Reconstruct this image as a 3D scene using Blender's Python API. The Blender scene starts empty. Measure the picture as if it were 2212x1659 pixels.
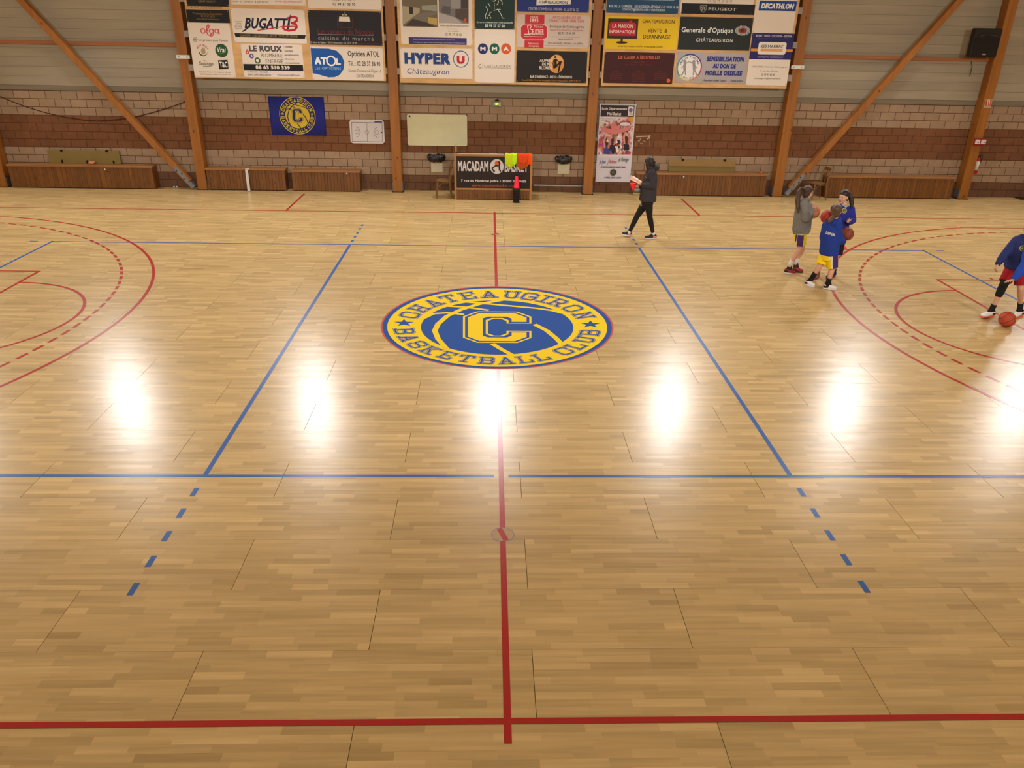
import bpy, bmesh, math, random
import numpy as np
from mathutils import Vector, Matrix
from mathutils.bvhtree import BVHTree
random.seed(7)
SC = bpy.context.scene
COL = SC.collection
PI = math.pi

# ------------------------------------------------------------------ camera, world, lights, exposure
F_PX, CAM, ROT = 1675.5734, Vector((-0.1396, -3.7211, 4.1707)), (1.135474, -0.017509, -0.026094)
cam = bpy.data.cameras.new('camera'); camo = bpy.data.objects.new('camera', cam); COL.objects.link(camo)
cam.sensor_width = 36; cam.lens = F_PX * 36 / 2212; cam.clip_end = 200
camo.location = CAM; camo.rotation_euler = ROT; SC.camera = camo
wd = bpy.data.worlds.new('world'); SC.world = wd; wd.use_nodes = True
wd.node_tree.nodes['Background'].inputs[0].default_value = (1, .95, .88, 1)
wd.node_tree.nodes['Background'].inputs[1].default_value = 0.0
SC.view_settings.view_transform = 'Standard'; SC.view_settings.look = 'None'
SC.view_settings.gamma = 1; SC.view_settings.use_curve_mapping = False
SC.view_settings.exposure = 0.0

def lamp(x, y, z, power, size, tilt, spread, col=(1, .995, .97), sy=None):
    l = bpy.data.lights.new('gym_or_fill_lamp', 'AREA'); l.energy = power; l.color = col
    l.shape = 'RECTANGLE'; l.size = size; l.size_y = sy or size; l.spread = math.radians(spread)
    o = bpy.data.objects.new('gym_or_fill_lamp', l); COL.objects.link(o)
    o.location = (x, y, z); o.rotation_euler = (tilt, 0, 0)
for lx in (-15.4, -10.25, -5.05, 0.0, 5.1, 10.2, 15.3):          # row of lamps above the far sideline
    lamp(lx, 16.2, 6.0, 195, .38, math.radians(-50), 166, (.97, .985, 1), .95)
for lx in (-10.2, -3.4, 3.4, 10.2):                               # row above the gallery side
    lamp(lx, -1.6, 6.3, 165, .62, math.radians(76), 100)

for lx in (-12, -4, 4, 12):                                       # added fill lamps that brighten the near floor, no known fittings
    lamp(lx, 1.5, 8.0, 118, .8, 0, 150, (1, .91, .76))
# ------------------------------------------------------------------ pixel -> place on a plane of the hall
RM = Matrix.Rotation(ROT[2], 3, 'Z') @ Matrix.Rotation(ROT[1], 3, 'Y') @ Matrix.Rotation(ROT[0], 3, 'X')
def ray(px, py): return RM @ Vector(((px - 1106) / F_PX, -(py - 829.5) / F_PX, -1))
def onz(px, py, z=0.0):
    d = ray(px, py); return CAM + d * ((z - CAM.z) / d.z)
def ony(px, py, y):
    d = ray(px, py); return CAM + d * ((y - CAM.y) / d.y)
YW = 17.75          # face of the far wall
YC = 17.42          # front of the columns
YP = 17.32          # front of the plywood panels

# ------------------------------------------------------------------ materials
def lin(c):
    c = c / 255.0
    return c / 12.92 if c <= .04045 else ((c + .055) / 1.055) ** 2.4
def L3(rgb): return tuple(lin(v) for v in rgb)
MATS = {}
def M(name, rgb, rough=.6, spec=.3, metal=0.0, noise=None, bump=None, rnd=0.0, emit=0.0, tone=False, coat=0.0, knots=None):
    """noise=((sx,sy,sz),amount)  bump=((sx,sy,sz),strength)  rnd=variation per object / island"""
    if name in MATS: return MATS[name]
    m = bpy.data.materials.new(name); m.use_nodes = True; nt = m.node_tree; N = nt.nodes; K = nt.links
    b = N['Principled BSDF']; c = L3(rgb)
    b.inputs['Base Color'].default_value = (*c, 1); b.inputs['Roughness'].default_value = rough
    b.inputs['Specular IOR Level'].default_value = spec; b.inputs['Metallic'].default_value = metal
    b.inputs['Coat Weight'].default_value = coat
    if emit:
        b.inputs['Emission Color'].default_value = (*c, 1); b.inputs['Emission Strength'].default_value = emit
    tc = N.new('ShaderNodeTexCoord'); oi = N.new('ShaderNodeObjectInfo')
    def vec(scale):
        mp = N.new('ShaderNodeMapping'); mp.inputs['Scale'].default_value = scale
        K.new(tc.outputs['Object'], mp.inputs['Vector'])
        ad = N.new('ShaderNodeVectorMath'); ad.operation = 'ADD'
        mu = N.new('ShaderNodeMath'); mu.operation = 'MULTIPLY'; mu.inputs[1].default_value = 53.0
        K.new(oi.outputs['Random'], mu.inputs[0]); K.new(mp.outputs[0], ad.inputs[0]); K.new(mu.outputs[0], ad.inputs[1])
        return ad.outputs[0]
    cur = None
    def mult(fac, amount):
        nonlocal cur
        mr = N.new('ShaderNodeMapRange'); mr.inputs[3].default_value = 1 - amount; mr.inputs[4].default_value = 1 + amount
        K.new(fac, mr.inputs[0])
        mx = N.new('ShaderNodeMix'); mx.data_type = 'RGBA'; mx.blend_type = 'MULTIPLY'; mx.inputs[0].default_value = 1
        if cur is None: mx.inputs[6].default_value = (*c, 1)
        else: K.new(cur, mx.inputs[6])
        cb = N.new('ShaderNodeCombineColor')
        for i in range(3): K.new(mr.outputs[0], cb.inputs[i])
        K.new(cb.outputs[0], mx.inputs[7]); cur = mx.outputs[2]
    if noise:
        for sc_, am in (noise if isinstance(noise[0][0], tuple) else [noise]):
            tn = N.new('ShaderNodeTexNoise'); tn.inputs['Scale'].default_value = 1; tn.inputs['Detail'].default_value = 4
            K.new(vec(sc_), tn.inputs['Vector'])
            mr = N.new('ShaderNodeMapRange'); mr.inputs[1].default_value = .3; mr.inputs[2].default_value = .7
            K.new(tn.outputs[0], mr.inputs[0]); mult(mr.outputs[0], am)
    if knots:
        vo = N.new('ShaderNodeTexVoronoi'); vo.inputs['Scale'].default_value = 1; K.new(vec(knots), vo.inputs['Vector'])
        mr = N.new('ShaderNodeMapRange'); mr.inputs[1].default_value = .05; mr.inputs[2].default_value = .13; mr.inputs[3].default_value = -1; mr.inputs[4].default_value = 0
        K.new(vo.outputs['Distance'], mr.inputs[0]); ad = N.new('ShaderNodeMath'); ad.operation = 'MULTIPLY_ADD'; ad.inputs[1].default_value = .5; ad.inputs[2].default_value = .5
        K.new(mr.outputs[0], ad.inputs[0]); mult(ad.outputs[0], .6)
    if tone:
        at = N.new('ShaderNodeAttribute'); at.attribute_name = 'tone'
        tm = N.new('ShaderNodeMix'); tm.data_type = 'RGBA'; tm.inputs[6].default_value = (1 - tone, 1 - tone * 1.12, 1 - tone * 1.45, 1); tm.inputs[7].default_value = (1 + tone, 1 + tone, 1 + tone * 1.05, 1)
        K.new(at.outputs['Fac'], tm.inputs[0]); mx = N.new('ShaderNodeMix'); mx.data_type = 'RGBA'; mx.blend_type = 'MULTIPLY'; mx.inputs[0].default_value = 1
        K.new(cur, mx.inputs[6]); K.new(tm.outputs[2], mx.inputs[7]); cur = mx.outputs[2]
    if rnd:
        ge = N.new('ShaderNodeNewGeometry'); su = N.new('ShaderNodeMath'); su.operation = 'ADD'
        fr = N.new('ShaderNodeMath'); fr.operation = 'FRACT'
        K.new(oi.outputs['Random'], su.inputs[0]); K.new(ge.outputs['Random Per Island'], su.inputs[1]); K.new(su.outputs[0], fr.inputs[0])
        mult(fr.outputs[0], rnd)
    if cur is not None: K.new(cur, b.inputs['Base Color'])
    if bump:
        tn = N.new('ShaderNodeTexNoise'); tn.inputs['Scale'].default_value = 1; tn.inputs['Detail'].default_value = 3
        K.new(vec(bump[0]), tn.inputs['Vector'])
        bp = N.new('ShaderNodeBump'); bp.inputs['Strength'].default_value = bump[1]; bp.inputs['Distance'].default_value = .02
        K.new(tn.outputs[0], bp.inputs['Height']); K.new(bp.outputs[0], b.inputs['Normal'])
    MATS[name] = m; return m
def C(rgb):                                    # plain printed colour
    return M('print_%d_%d_%d' % tuple(rgb), rgb, .55, .25)

FLOOR_R = .27
parquet = M('parquet', (201, 171, 117), FLOOR_R, .36, noise=(((1.2, 26, 1), .10), ((.8, 2.2, 1), .05)), tone=.175, rnd=.03, bump=((.6, 9, 1), .035))
subfloor = M('dark_subfloor', (40, 26, 16), .9, .1); joint_mat = M('joint_filler', (92, 60, 34), .9, .1)
paint_red = M('red_court_paint', (176, 38, 34), FLOOR_R, .36)
paint_blue = M('blue_court_paint', (52, 98, 172), FLOOR_R, .36)
logo_blue = M('logo_blue', (37, 80, 158), .7, .1); logo_yel = M('logo_yellow', (244, 208, 20), .7, .1); logo_red = M('logo_red', (196, 66, 60), .6, .2)
block_light = M('pale_block', (160, 134, 108), .9, .15, noise=((5, 5, 5), .07), rnd=.07, bump=((60, 60, 60), .25))
block_brown = M('brown_block', (120, 80, 54), .9, .15, noise=((5, 5, 5), .08), rnd=.08, bump=((60, 60, 60), .25))
block_dark = M('dark_block', (112, 80, 60), .9, .15, noise=((5, 5, 5), .08), rnd=.06, bump=((60, 60, 60), .25))
mortar = M('mortar', (104, 66, 42), .95, .1)
cladding = M('painted_cladding', (157, 145, 123), .7, .3, noise=(((.5, 1, 9), .07), ((.35, 1, 1.2), .1)), rnd=.05, bump=((2, 1, 40), .1))
glulam = M('glulam_timber', (152, 94, 34), .5, .35, noise=(((14, 14, .8), .16), ((3, 3, .3), .08)), knots=(4.2, 4.2, 2.4))
brace_wood = M('brace_timber', (158, 99, 42), .5, .35, noise=(((14, 14, .8), .14), ((3, 3, .3), .08)), knots=(4.2, 4.2, 2.6))
rail_wood = M('rail_timber', (158, 100, 62), .55, .3, noise=((.9, 12, 12), .12))
bench_wood = M('varnished_pine', (118, 74, 34), .42, .4, noise=(((26, 26, 1.1), .2), ((7, 7, 5), .1)), rnd=.15, knots=(5, 5, 3.6))
bench_top = M('bench_top_wood', (152, 104, 58), .45, .4, noise=((1.2, 20, 20), .16))
desk_wood = M('desk_pine', (178, 124, 66), .45, .35, noise=((3, 3, 3), .1), rnd=.12)
chair_wood = M('chair_beech', (122, 86, 46), .45, .4, noise=((9, 9, 3), .14))
plywood = M('plywood', (206, 162, 108), .6, .3, noise=(((3.2, 1, 9), .12), ((1.1, 1, 3.5), .09)))
steel = M('galvanised_steel', (136, 138, 142), .45, .5, .6, noise=((9, 9, 9), .12))
white_plastic = M('white_plastic', (222, 220, 212), .5, .4)
black_plastic = M('black_plastic', (20, 18, 18), .45, .4)
cream = M('cream_board', (208, 200, 156), .45, .4, noise=((3, 3, 3), .05))
olive = M('olive_board', (132, 112, 60), .6, .3, noise=((2, 2, 2), .08))
skin = M('skin', (216, 164, 136), .55, .35, noise=((9, 9, 9), .05))
hair_brown = M('brown_hair', (74, 54, 38), .5, .4, noise=((60, 60, 6), .25), bump=((90, 90, 9), .3))
hair_dark = M('dark_hair', (44, 28, 24), .5, .4, noise=((60, 60, 6), .25), bump=((90, 90, 9), .3))
ceilmat = M('ceiling_boards', (196, 176, 142), .8, .2, noise=((.5, 9, 1), .06))
wallmat = M('side_wall', (176, 148, 116), .85, .2, noise=((1, 1, 6), .05))

# ------------------------------------------------------------------ object helpers
def link(name, data, parent=None):
    o = bpy.data.objects.new(name, data); COL.objects.link(o)
    if parent is not None: o.parent = parent
    return o
def tag(o, label=None, cat=None, group=None, kind=None):
    if label: o['label'] = label
    if cat: o['category'] = cat
    if group: o['group'] = group
    if kind: o['kind'] = kind
    return o
def thing(name, label, cat, loc=(0, 0, 0), group=None):
    o = link(name, None); o.location = loc; o.empty_display_size = .1
    return tag(o, label, cat, group)
def obj(name, bm, mat, parent=None, smooth=False, world=True):
    me = bpy.data.meshes.new(name); bm.to_mesh(me); bm.free()
    for m in (mat if isinstance(mat, (list, tuple)) else [mat]): me.materials.append(m)
    if smooth: me.polygons.foreach_set('use_smooth', [True] * len(me.polygons))
    o = link(name, me, parent)
    if parent is not None and world: o.matrix_parent_inverse = wm(parent).inverted()
    return o
def pieces(name, bm, mat, parent=None):
    """every loose island of bm becomes an object of its own"""
    left = set(bm.verts); out = []
    while left:
        st = [left.pop()]; isl = set(st)
        while st:
            for e in st.pop().link_edges:
                for w in e.verts:
                    if w in left: left.discard(w); isl.add(w); st.append(w)
        nb = bmesh.new(); mp = {v: nb.verts.new(v.co) for v in isl}
        for f in {f for v in isl for f in v.link_faces}: nb.faces.new([mp[v] for v in f.verts])
        out.append(obj(name, nb, mat, parent))
    bm.free(); return out
def wm(o):
    m = o.matrix_basis.copy()
    return (wm(o.parent) @ o.matrix_parent_inverse @ m) if o.parent else m
def B(): return bmesh.new()
def box(bm, lo, hi, mi=0, bev=0.0):
    x0, y0, z0 = lo; x1, y1, z1 = hi
    v = [bm.verts.new(p) for p in ((x0, y0, z0), (x1, y0, z0), (x1, y1, z0), (x0, y1, z0), (x0, y0, z1), (x1, y0, z1), (x1, y1, z1), (x0, y1, z1))]
    fs = [bm.faces.new([v[i] for i in f]) for f in ((0, 3, 2, 1), (4, 5, 6, 7), (0, 1, 5, 4), (1, 2, 6, 5), (2, 3, 7, 6), (3, 0, 4, 7))]
    for f in fs: f.material_index = mi
    if bev: bmesh.ops.bevel(bm, geom=list({e for f in fs for e in f.edges}), offset=bev, segments=1, affect='EDGES')
    return bm
def beam(bm, a, b, w, h, up=(0, 0, 1), mi=0, bev=0.0):
    a = Vector(a); b = Vector(b); d = (b - a).normalized(); s = d.cross(Vector(up)).normalized(); u = s.cross(d)
    v = []
    for p in (a, b):
        for i, j in ((-1, -1), (1, -1), (1, 1), (-1, 1)): v.append(bm.verts.new(p + s * (i * w / 2) + u * (j * h / 2)))
    fs = [bm.faces.new([v[i] for i in f]) for f in ((3, 2, 1, 0), (4, 5, 6, 7), (0, 1, 5, 4), (1, 2, 6, 5), (2, 3, 7, 6), (3, 0, 4, 7))]
    for f in fs: f.material_index = mi
    if bev: bmesh.ops.bevel(bm, geom=list({e for f in fs for e in f.edges}), offset=bev, segments=1, affect='EDGES')
    return bm
def loft(bm, rings, side, n=16, mi=0):
    """closed tube through rings of (centre, half width along side, half depth)"""
    side = Vector(side).normalized(); out = []
    for i, (c, w, d) in enumerate(rings):
        c = Vector(c); a = Vector(rings[max(i - 1, 0)][0]); b = Vector(rings[min(i + 1, len(rings) - 1)][0])
        ax = (b - a).normalized(); s = (side - ax * side.dot(ax)).normalized(); q = ax.cross(s)
        out.append([bm.verts.new(c + s * (w * math.cos(2 * PI * k / n)) + q * (d * math.sin(2 * PI * k / n))) for k in range(n)])
    for r0, r1 in zip(out, out[1:]):
        for k in range(n): bm.faces.new((r0[k], r0[(k + 1) % n], r1[(k + 1) % n], r1[k])).material_index = mi
    bm.faces.new(out[0][::-1]).material_index = mi; bm.faces.new(out[-1]).material_index = mi
    return bm
def anyside(d): return Vector((0, 0, 1)) if abs(Vector(d).normalized().z) < .8 else Vector((1, 0, 0))
def ball(bm, c, r, sub=2, rot=None, mi=0):
    r = (r, r, r) if isinstance(r, (int, float)) else r
    mtx = Matrix.Translation(Vector(c)) @ (rot.to_4x4() if rot else Matrix()) @ Matrix.Diagonal((*r, 1))
    res = bmesh.ops.create_icosphere(bm, subdivisions=sub, radius=1, matrix=mtx)
    for f in {f for v in res['verts'] for f in v.link_faces}: f.material_index = mi
    return bm
def tube(bm, pts, n=10, caps=True, mi=0):
    """round tapered tube: pts = [(point, radius), ...] with balls at the joints (later fused)"""
    for (a, ra), (b, rb) in zip(pts, pts[1:]):
        a = Vector(a); b = Vector(b)
        if (b - a).length > 1e-5: loft(bm, [(a, ra, ra), (b, rb, rb)], anyside(b - a), n, mi)
    if caps:
        for p, r in pts: ball(bm, p, r * 1.0, 2, mi=mi)
    return bm
def wire(bm, pts, r, n=6):
    return loft(bm, [(p, r, r) for p in pts], anyside(Vector(pts[-1]) - Vector(pts[0])), n)
def lathe(bm, prof, c=(0, 0, 0), n=20, mi=0):
    c = Vector(c); R = []
    for r, z in prof: R.append([bm.verts.new(c + Vector((r * math.cos(2 * PI * k / n), r * math.sin(2 * PI * k / n), z))) for k in range(n)])
    for a, b in zip(R, R[1:]):
        for k in range(n): bm.faces.new((a[k], a[(k + 1) % n], b[(k + 1) % n], b[k])).material_index = mi
    bm.faces.new(R[0][::-1]).material_index = mi; bm.faces.new(R[-1]).material_index = mi
    return bm

# ------------------------------------------------------------------ flat print on a vertical plane facing -y
TXT = bpy.data.curves.new('lettering', 'FONT'); TXTO = bpy.data.objects.new('lettering', TXT); TXT.resolution_u = 2
def text_mesh(s, bold=0.0, shear=0.0, space=1.0, off=0.0):
    """flat letters as (x, y, layer); bold = shifted copies on layers of their own, so that nothing is coplanar"""
    TXT.body = s; TXT.offset = off; TXT.shear = shear; TXT.space_character = space + bold * 1.6
    me = TXTO.to_mesh(); v0 = np.array([(v.co.x, v.co.y, 0.0) for v in me.vertices]) if len(me.vertices) else np.zeros((0, 3))
    f0 = [tuple(p.vertices) for p in me.polygons]; TXTO.to_mesh_clear()
    if bold < .008 or not len(v0): return v0, f0
    vs, fs = [], []; b = bold * 1.15
    for l, (dx, dy) in enumerate(((0, 0), (-b, -b * .8), (b, b * .8), (-b, b * .8), (b, -b * .8))):
        n = len(vs) * len(v0); vs.append(v0 + np.array((dx, dy, l))); fs += [tuple(i + n for i in f) for f in f0]
    return np.concatenate(vs), fs
class Print:
    """print on the plane y: pixel coordinates of a close-up (ox,oy,scale) turned into places on that plane"""
    def __init__(s, ox, oy, k, y): s.ox, s.oy, s.k, s.y = ox, oy, k, y; s.bm = B(); s.mats = []; s.z = 0
    def mi(s, rgb):
        m = C(rgb) if isinstance(rgb, tuple) else rgb
        if m not in s.mats: s.mats.append(m)
        return s.mats.index(m)
    def pt(s, x, y): p = ony(s.ox + x / s.k, s.oy + y / s.k, s.y); return p.x, p.z
    def rect(s, x0, y0, x1, y1):
        xm, ym = (x0 + x1) / 2, (y0 + y1) / 2
        return s.pt(x0, ym)[0], s.pt(x1, ym)[0], s.pt(xm, y1)[1], s.pt(xm, y0)[1]
    def lift(s): s.z += 1; return s.y - .00018 * s.z
    def face(s, pts, rgb):
        y = s.lift(); f = s.bm.faces.new([s.bm.verts.new((x, y, z)) for x, z in pts])
        f.normal_update()
        if f.normal.y > 0: f.normal_flip()
        f.material_index = s.mi(rgb)
    def box(s, x0, y0, x1, y1, rgb, rnd=0.0):
        a, b, c, d = s.rect(x0, y0, x1, y1)
        if not rnd: return s.face([(a, c), (b, c), (b, d), (a, d)], rgb)
        r = min(b - a, d - c) * rnd; P = []
        for cx, cz, t0 in ((b - r, d - r, 0), (a + r, d - r, 90), (a + r, c + r, 180), (b - r, c + r, 270)):
            for t in range(0, 91, 18): t_ = math.radians(t0 + t); P.append((cx + r * math.cos(t_), cz + r * math.sin(t_)))
        s.face(P, rgb)
    def poly(s, pts, rgb): s.face([s.pt(*p) for p in pts], rgb)
    def disc(s, x, y, rx, rgb, ry=None, a0=0, a1=360, inner=0):
        cx, cz = s.pt(x, y); rx_ = s.pt(x + rx, y)[0] - cx; ry_ = (cz - s.pt(x, y + ry)[1]) if ry else rx_
        n = max(6, int(28 * abs(a1 - a0) / 360))
        A = [math.radians(a0 + (a1 - a0) * i / n) for i in range(n + 1)]
        if inner:
            yy = s.lift(); m = s.mi(rgb)
            for t0, t1 in zip(A, A[1:]):
                f = s.bm.faces.new([s.bm.verts.new((cx + rx_ * q * math.cos(t), yy, cz + ry_ * q * math.sin(t))) for q, t in ((inner, t0), (1, t0), (1, t1), (inner, t1))])
                f.normal_update(); f.material_index = m
                if f.normal.y > 0: f.normal_flip()
            return
        P = [(cx + rx_ * math.cos(t), cz + ry_ * math.sin(t)) for t in (A[:-1] if abs(a1 - a0) == 360 else A)]
        s.face(P, rgb)
    def stroke(s, pts, w, rgb):
        P = [Vector(s.pt(*p)) for p in pts]; y = s.lift(); m = s.mi(rgb)
        for q_, (a, b) in enumerate(zip(P, P[1:])):
            d = (b - a); yq = y - .00003 * (q_ % 5)
            if d.length < 1e-6: continue
            d.normalize(); n = Vector((-d.y, d.x)) * w / 2; e = d * w * .25
            f = s.bm.faces.new([s.bm.verts.new((q.x, yq, q.y)) for q in (a - e - n, b + e - n, b + e + n, a - e + n)]); f.material_index = m
            f.normal_update()
            if f.normal.y > 0: f.normal_flip()
    def text(s, t, x0, y0, x1, y1, rgb, bold=0.0, shear=0.0, space=1.0):
        vs, fs = text_mesh(t, bold, shear, space)
        if not len(vs): return
        a, b, c, d = s.rect(x0, y0, x1, y1); lo, hi = vs.min(0), vs.max(0)
        X = a + (vs[:, 0] - lo[0]) / (hi[0] - lo[0]) * (b - a); Z = c + (vs[:, 1] - lo[1]) / (hi[1] - lo[1]) * (d - c)
        y = s.lift(); V = [s.bm.verts.new((x, y - .00003 * l, z)) for x, z, l in zip(X, Z, vs[:, 2])]; m = s.mi(rgb)
        for f in fs:
            try:
                q = s.bm.faces.new([V[i] for i in f]); q.material_index = m; q.normal_update()
                if q.normal.y > 0: q.normal_flip()
            except ValueError: pass
    def arctext(s, t, x, y, r, a0, a1, h, rgb, bold=.02, inward=False):
        cx, cz = s.pt(x, y); R = s.pt(x + r, y)[0] - cx; H = s.pt(x + h, y)[0] - cx
        yy = s.lift(); m = s.mi(rgb)
        for i, ch in enumerate(t):
            if ch == ' ': continue
            an = math.radians(a0 + (a1 - a0) * i / max(1, len(t) - 1)); vs, fs = text_mesh(ch, bold)
            if not len(vs): continue
            lo, hi = vs.min(0), vs.max(0); k = H / .72
            ct = math.cos(an - PI / 2 if not inward else an + PI / 2); st = math.sin(an - PI / 2 if not inward else an + PI / 2)
            V = []
            for vx, vz, vl in vs:
                lx, lz = (vx - (lo[0] + hi[0]) / 2) * k, (vz - .36) * k
                V.append(s.bm.verts.new((cx + R * math.cos(an) + lx * ct - lz * st, yy - .00003 * vl, cz + R * math.sin(an) + lx * st + lz * ct)))
            for f in fs:
                try:
                    q = s.bm.faces.new([V[j] for j in f]); q.material_index = m; q.normal_update()
                    if q.normal.y > 0: q.normal_flip()
                except ValueError: pass
    def done(s, parent, name='lettering'):
        if len(s.bm.faces): return obj(name, s.bm, s.mats, parent)

# ------------------------------------------------------------------ club emblem, drawn in a unit disc
GLYPH = {
 'C': [(.8, .66, .8, .84), (.8, .84, .64, 1), (.64, 1, .16, 1), (.16, 1, 0, .84), (0, .84, 0, .16), (0, .16, .16, 0), (.16, 0, .64, 0), (.64, 0, .8, .16), (.8, .16, .8, .34)],
 'H': [(.12, 0, .12, 1), (.72, 0, .72, 1), (.12, .5, .72, .5), (0, 0, .26, 0), (.58, 0, .86, 0), (0, 1, .26, 1), (.58, 1, .86, 1)],
 'A': [(.12, 0, .42, 1), (.42, 1, .74, 0), (.2, .32, .66, .32), (0, 0, .28, 0), (.56, 0, .86, 0)],
 'T': [(.4, 0, .4, 1), (0, 1, .8, 1), (0, 1, 0, .8), (.8, 1, .8, .8), (.25, 0, .55, 0)],
 'E': [(.12, 0, .12, 1), (0, 0, .76, 0), (0, 1, .76, 1), (.12, .5, .5, .5), (.76, 0, .76, .22), (.76, 1, .76, .78)],
 'U': [(.12, 1, .12, .16), (.12, .16, .28, 0), (.28, 0, .58, 0), (.58, 0, .74, .16), (.74, .16, .74, 1), (0, 1, .26, 1), (.6, 1, .86, 1)],
 'G': [(.8, .74, .8, .86), (.8, .86, .64, 1), (.64, 1, .16, 1), (.16, 1, 0, .84), (0, .84, 0, .16), (0, .16, .16, 0), (.16, 0, .64, 0), (.64, 0, .8, .16), (.8, .16, .8, .46), (.8, .46, .46, .46)],
 'I': [(.25, 0, .25, 1), (0, 0, .5, 0), (0, 1, .5, 1)],
 'R': [(.12, 0, .12, 1), (0, 1, .62, 1), (.62, 1, .76, .86), (.76, .86, .76, .62), (.76, .62, .62, .48), (.62, .48, .12, .48), (.46, .48, .74, 0), (0, 0, .28, 0), (.64, 0, .88, 0)],
 'O': [(.16, 1, .64, 1), (.64, 1, .8, .84), (.8, .84, .8, .16), (.8, .16, .64, 0), (.64, 0, .16, 0), (.16, 0, 0, .16), (0, .16, 0, .84), (0, .84, .16, 1)],
 'N': [(.12, 0, .12, 1), (.12, 1, .72, 0), (.72, 0, .72, 1), (0, 0, .26, 0), (0, 1, .14, 1), (.58, 1, .86, 1)],
 'B': [(.12, 0, .12, 1), (0, 1, .62, 1), (.62, 1, .76, .86), (.76, .86, .76, .64), (.76, .64, .64, .52), (.64, .52, .12, .52), (.64, .52, .8, .38), (.8, .38, .8, .14), (.8, .14, .66, 0), (.66, 0, 0, 0)],
 'S': [(.76, .72, .76, .86), (.76, .86, .62, 1), (.62, 1, .16, 1), (.16, 1, 0, .86), (0, .86, 0, .64), (0, .64, .14, .52), (.14, .52, .62, .48), (.62, .48, .78, .36), (.78, .36, .78, .14), (.78, .14, .62, 0), (.62, 0, .16, 0), (.16, 0, 0, .14), (0, .14, 0, .28)],
 'K': [(.12, 0, .12, 1), (.12, .42, .68, 1), (.34, .58, .72, 0), (0, 0, .26, 0), (0, 1, .26, 1), (.56, 1, .84, 1), (.58, 0, .88, 0)],
 'L': [(.12, 0, .12, 1), (0, 0, .74, 0), (.74, 0, .74, .3), (0, 1, .26, 1)],
}
def emblem(put, one, two, ring, rim=None, ringed=False):
    """put(layer, polygon, colour); one = rim and letters, two = ring field; ringed: the cloth version"""
    def circ(r, n=72): return [(r * math.cos(2 * PI * k / n), r * math.sin(2 * PI * k / n)) for k in range(n)]
    def seg(a, b, w, e=.5):
        d = (b[0] - a[0], b[1] - a[1]); l = math.hypot(*d) or 1e-6; ux, uy = d[0] / l, d[1] / l; n = (-uy * w / 2, ux * w / 2); ex, ey = ux * w * e, uy * w * e
        return [(a[0] - ex - n[0], a[1] - ey - n[1]), (b[0] + ex - n[0], b[1] + ey - n[1]), (b[0] + ex + n[0], b[1] + ey + n[1]), (a[0] - ex + n[0], a[1] - ey + n[1])]
    lay = 0
    if rim: put(lay, circ(1.0), rim)
    put(1, circ(.985), one); put(2, circ(.945), two)
    if ringed: put(3, circ(.665), one); put(3.5, circ(.64), one)
    else: put(3, circ(.655), one)
    word1 = list(zip('CHATEAUGIRON', (158.8, 146.3, 133.2, 121, 108.4, 95.1, 81, 69.5, 59.2, 49.2, 35.8, 21.9)))
    word2 = list(zip('BASKETBALL CLUB', (-172.7, -160.1, -148.0, -135.6, -122.2, -109.5, -96.8, -84.8, -73, -61.3, 0, -41.9, -28.0, -14.5, -9)))
    word2 = list(zip('BASKETBALL', (-172.7, -160.3, -148.2, -135.6, -122.4, -109.5, -96.6, -84.5, -73.0, -62.0))) + list(zip('CLUB', (-44.5, -33.0, -20.5, -8.2)))
    for li, (t, col) in enumerate(((.27, one),) if ringed else ((.35, one), (.25, two), (.175, one))):
        for wd_, up in ((word1, True), (word2, False)):
            for ch, a in wd_:
                a = math.radians(a); R = .803; k = .15; th = a - PI / 2 if up else a + PI / 2; ct, st = math.cos(th), math.sin(th)
                w_ = max(max(s[0], s[2]) for s in GLYPH[ch]); kk = k * .94
                for (x0, y0, x1, y1) in GLYPH[ch]:
                    q = seg(((x0 - w_ / 2) * kk, (y0 - .5) * k), ((x1 - w_ / 2) * kk, (y1 - .5) * k), t * k * .72, .5 if x0 == x1 or y0 == y1 else .2)
                    put(4 + li, [(R * math.cos(a) + x * ct - y * st, R * math.sin(a) + x * st + y * ct) for x, y in q], col)
    for a in (173.1, 6.5):
        cx, cy = .806 * math.cos(math.radians(a)), .806 * math.sin(math.radians(a))
        inn = []
        for k in range(10):
            r = .092 if k % 2 == 0 else .037; t = PI / 2 + k * PI / 5; inn.append((cx + r * math.cos(t), cy + r * math.sin(t)))
        for k in range(0, 10, 2): put(4, [(cx, cy), inn[k - 1], inn[k], inn[(k + 1) % 10]], one)
    seams = ([(.03, .66), (-.158, .563), (-.313, .424), (-.429, .272), (-.507, .08), (-.536, -.084), (-.507, -.288), (-.44, -.50)],
             [(-.64, .2), (-.546, .325), (-.429, .349), (-.293, .313)], [(-.43, .51), (-.274, .488), (-.08, .417)],
             [(-.26, .61), (-.06, .565), (.124, .521), (.338, .47), (.464, .423), (.57, .35)],
             [(.328, .072), (.425, -.068), (.503, -.244), (.56, -.41)], [(-.036, -.403), (.027, -.511), (.12, -.65)])
    for i, S in enumerate(seams):
        w = .048 if i in (0, 4, 5) else .034
        for a, b in zip(S, S[1:]): put(4.5, seg(a, b, w, .25), two)
    outer = [(-.169, .383), (.171, .386), (.294, .265), (.294, .096), (.08, .096), (.08, -.088), (.294, -.088), (.294, -.252), (.165, -.373), (-.169, -.373), (-.294, -.252), (-.294, .262)]
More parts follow.
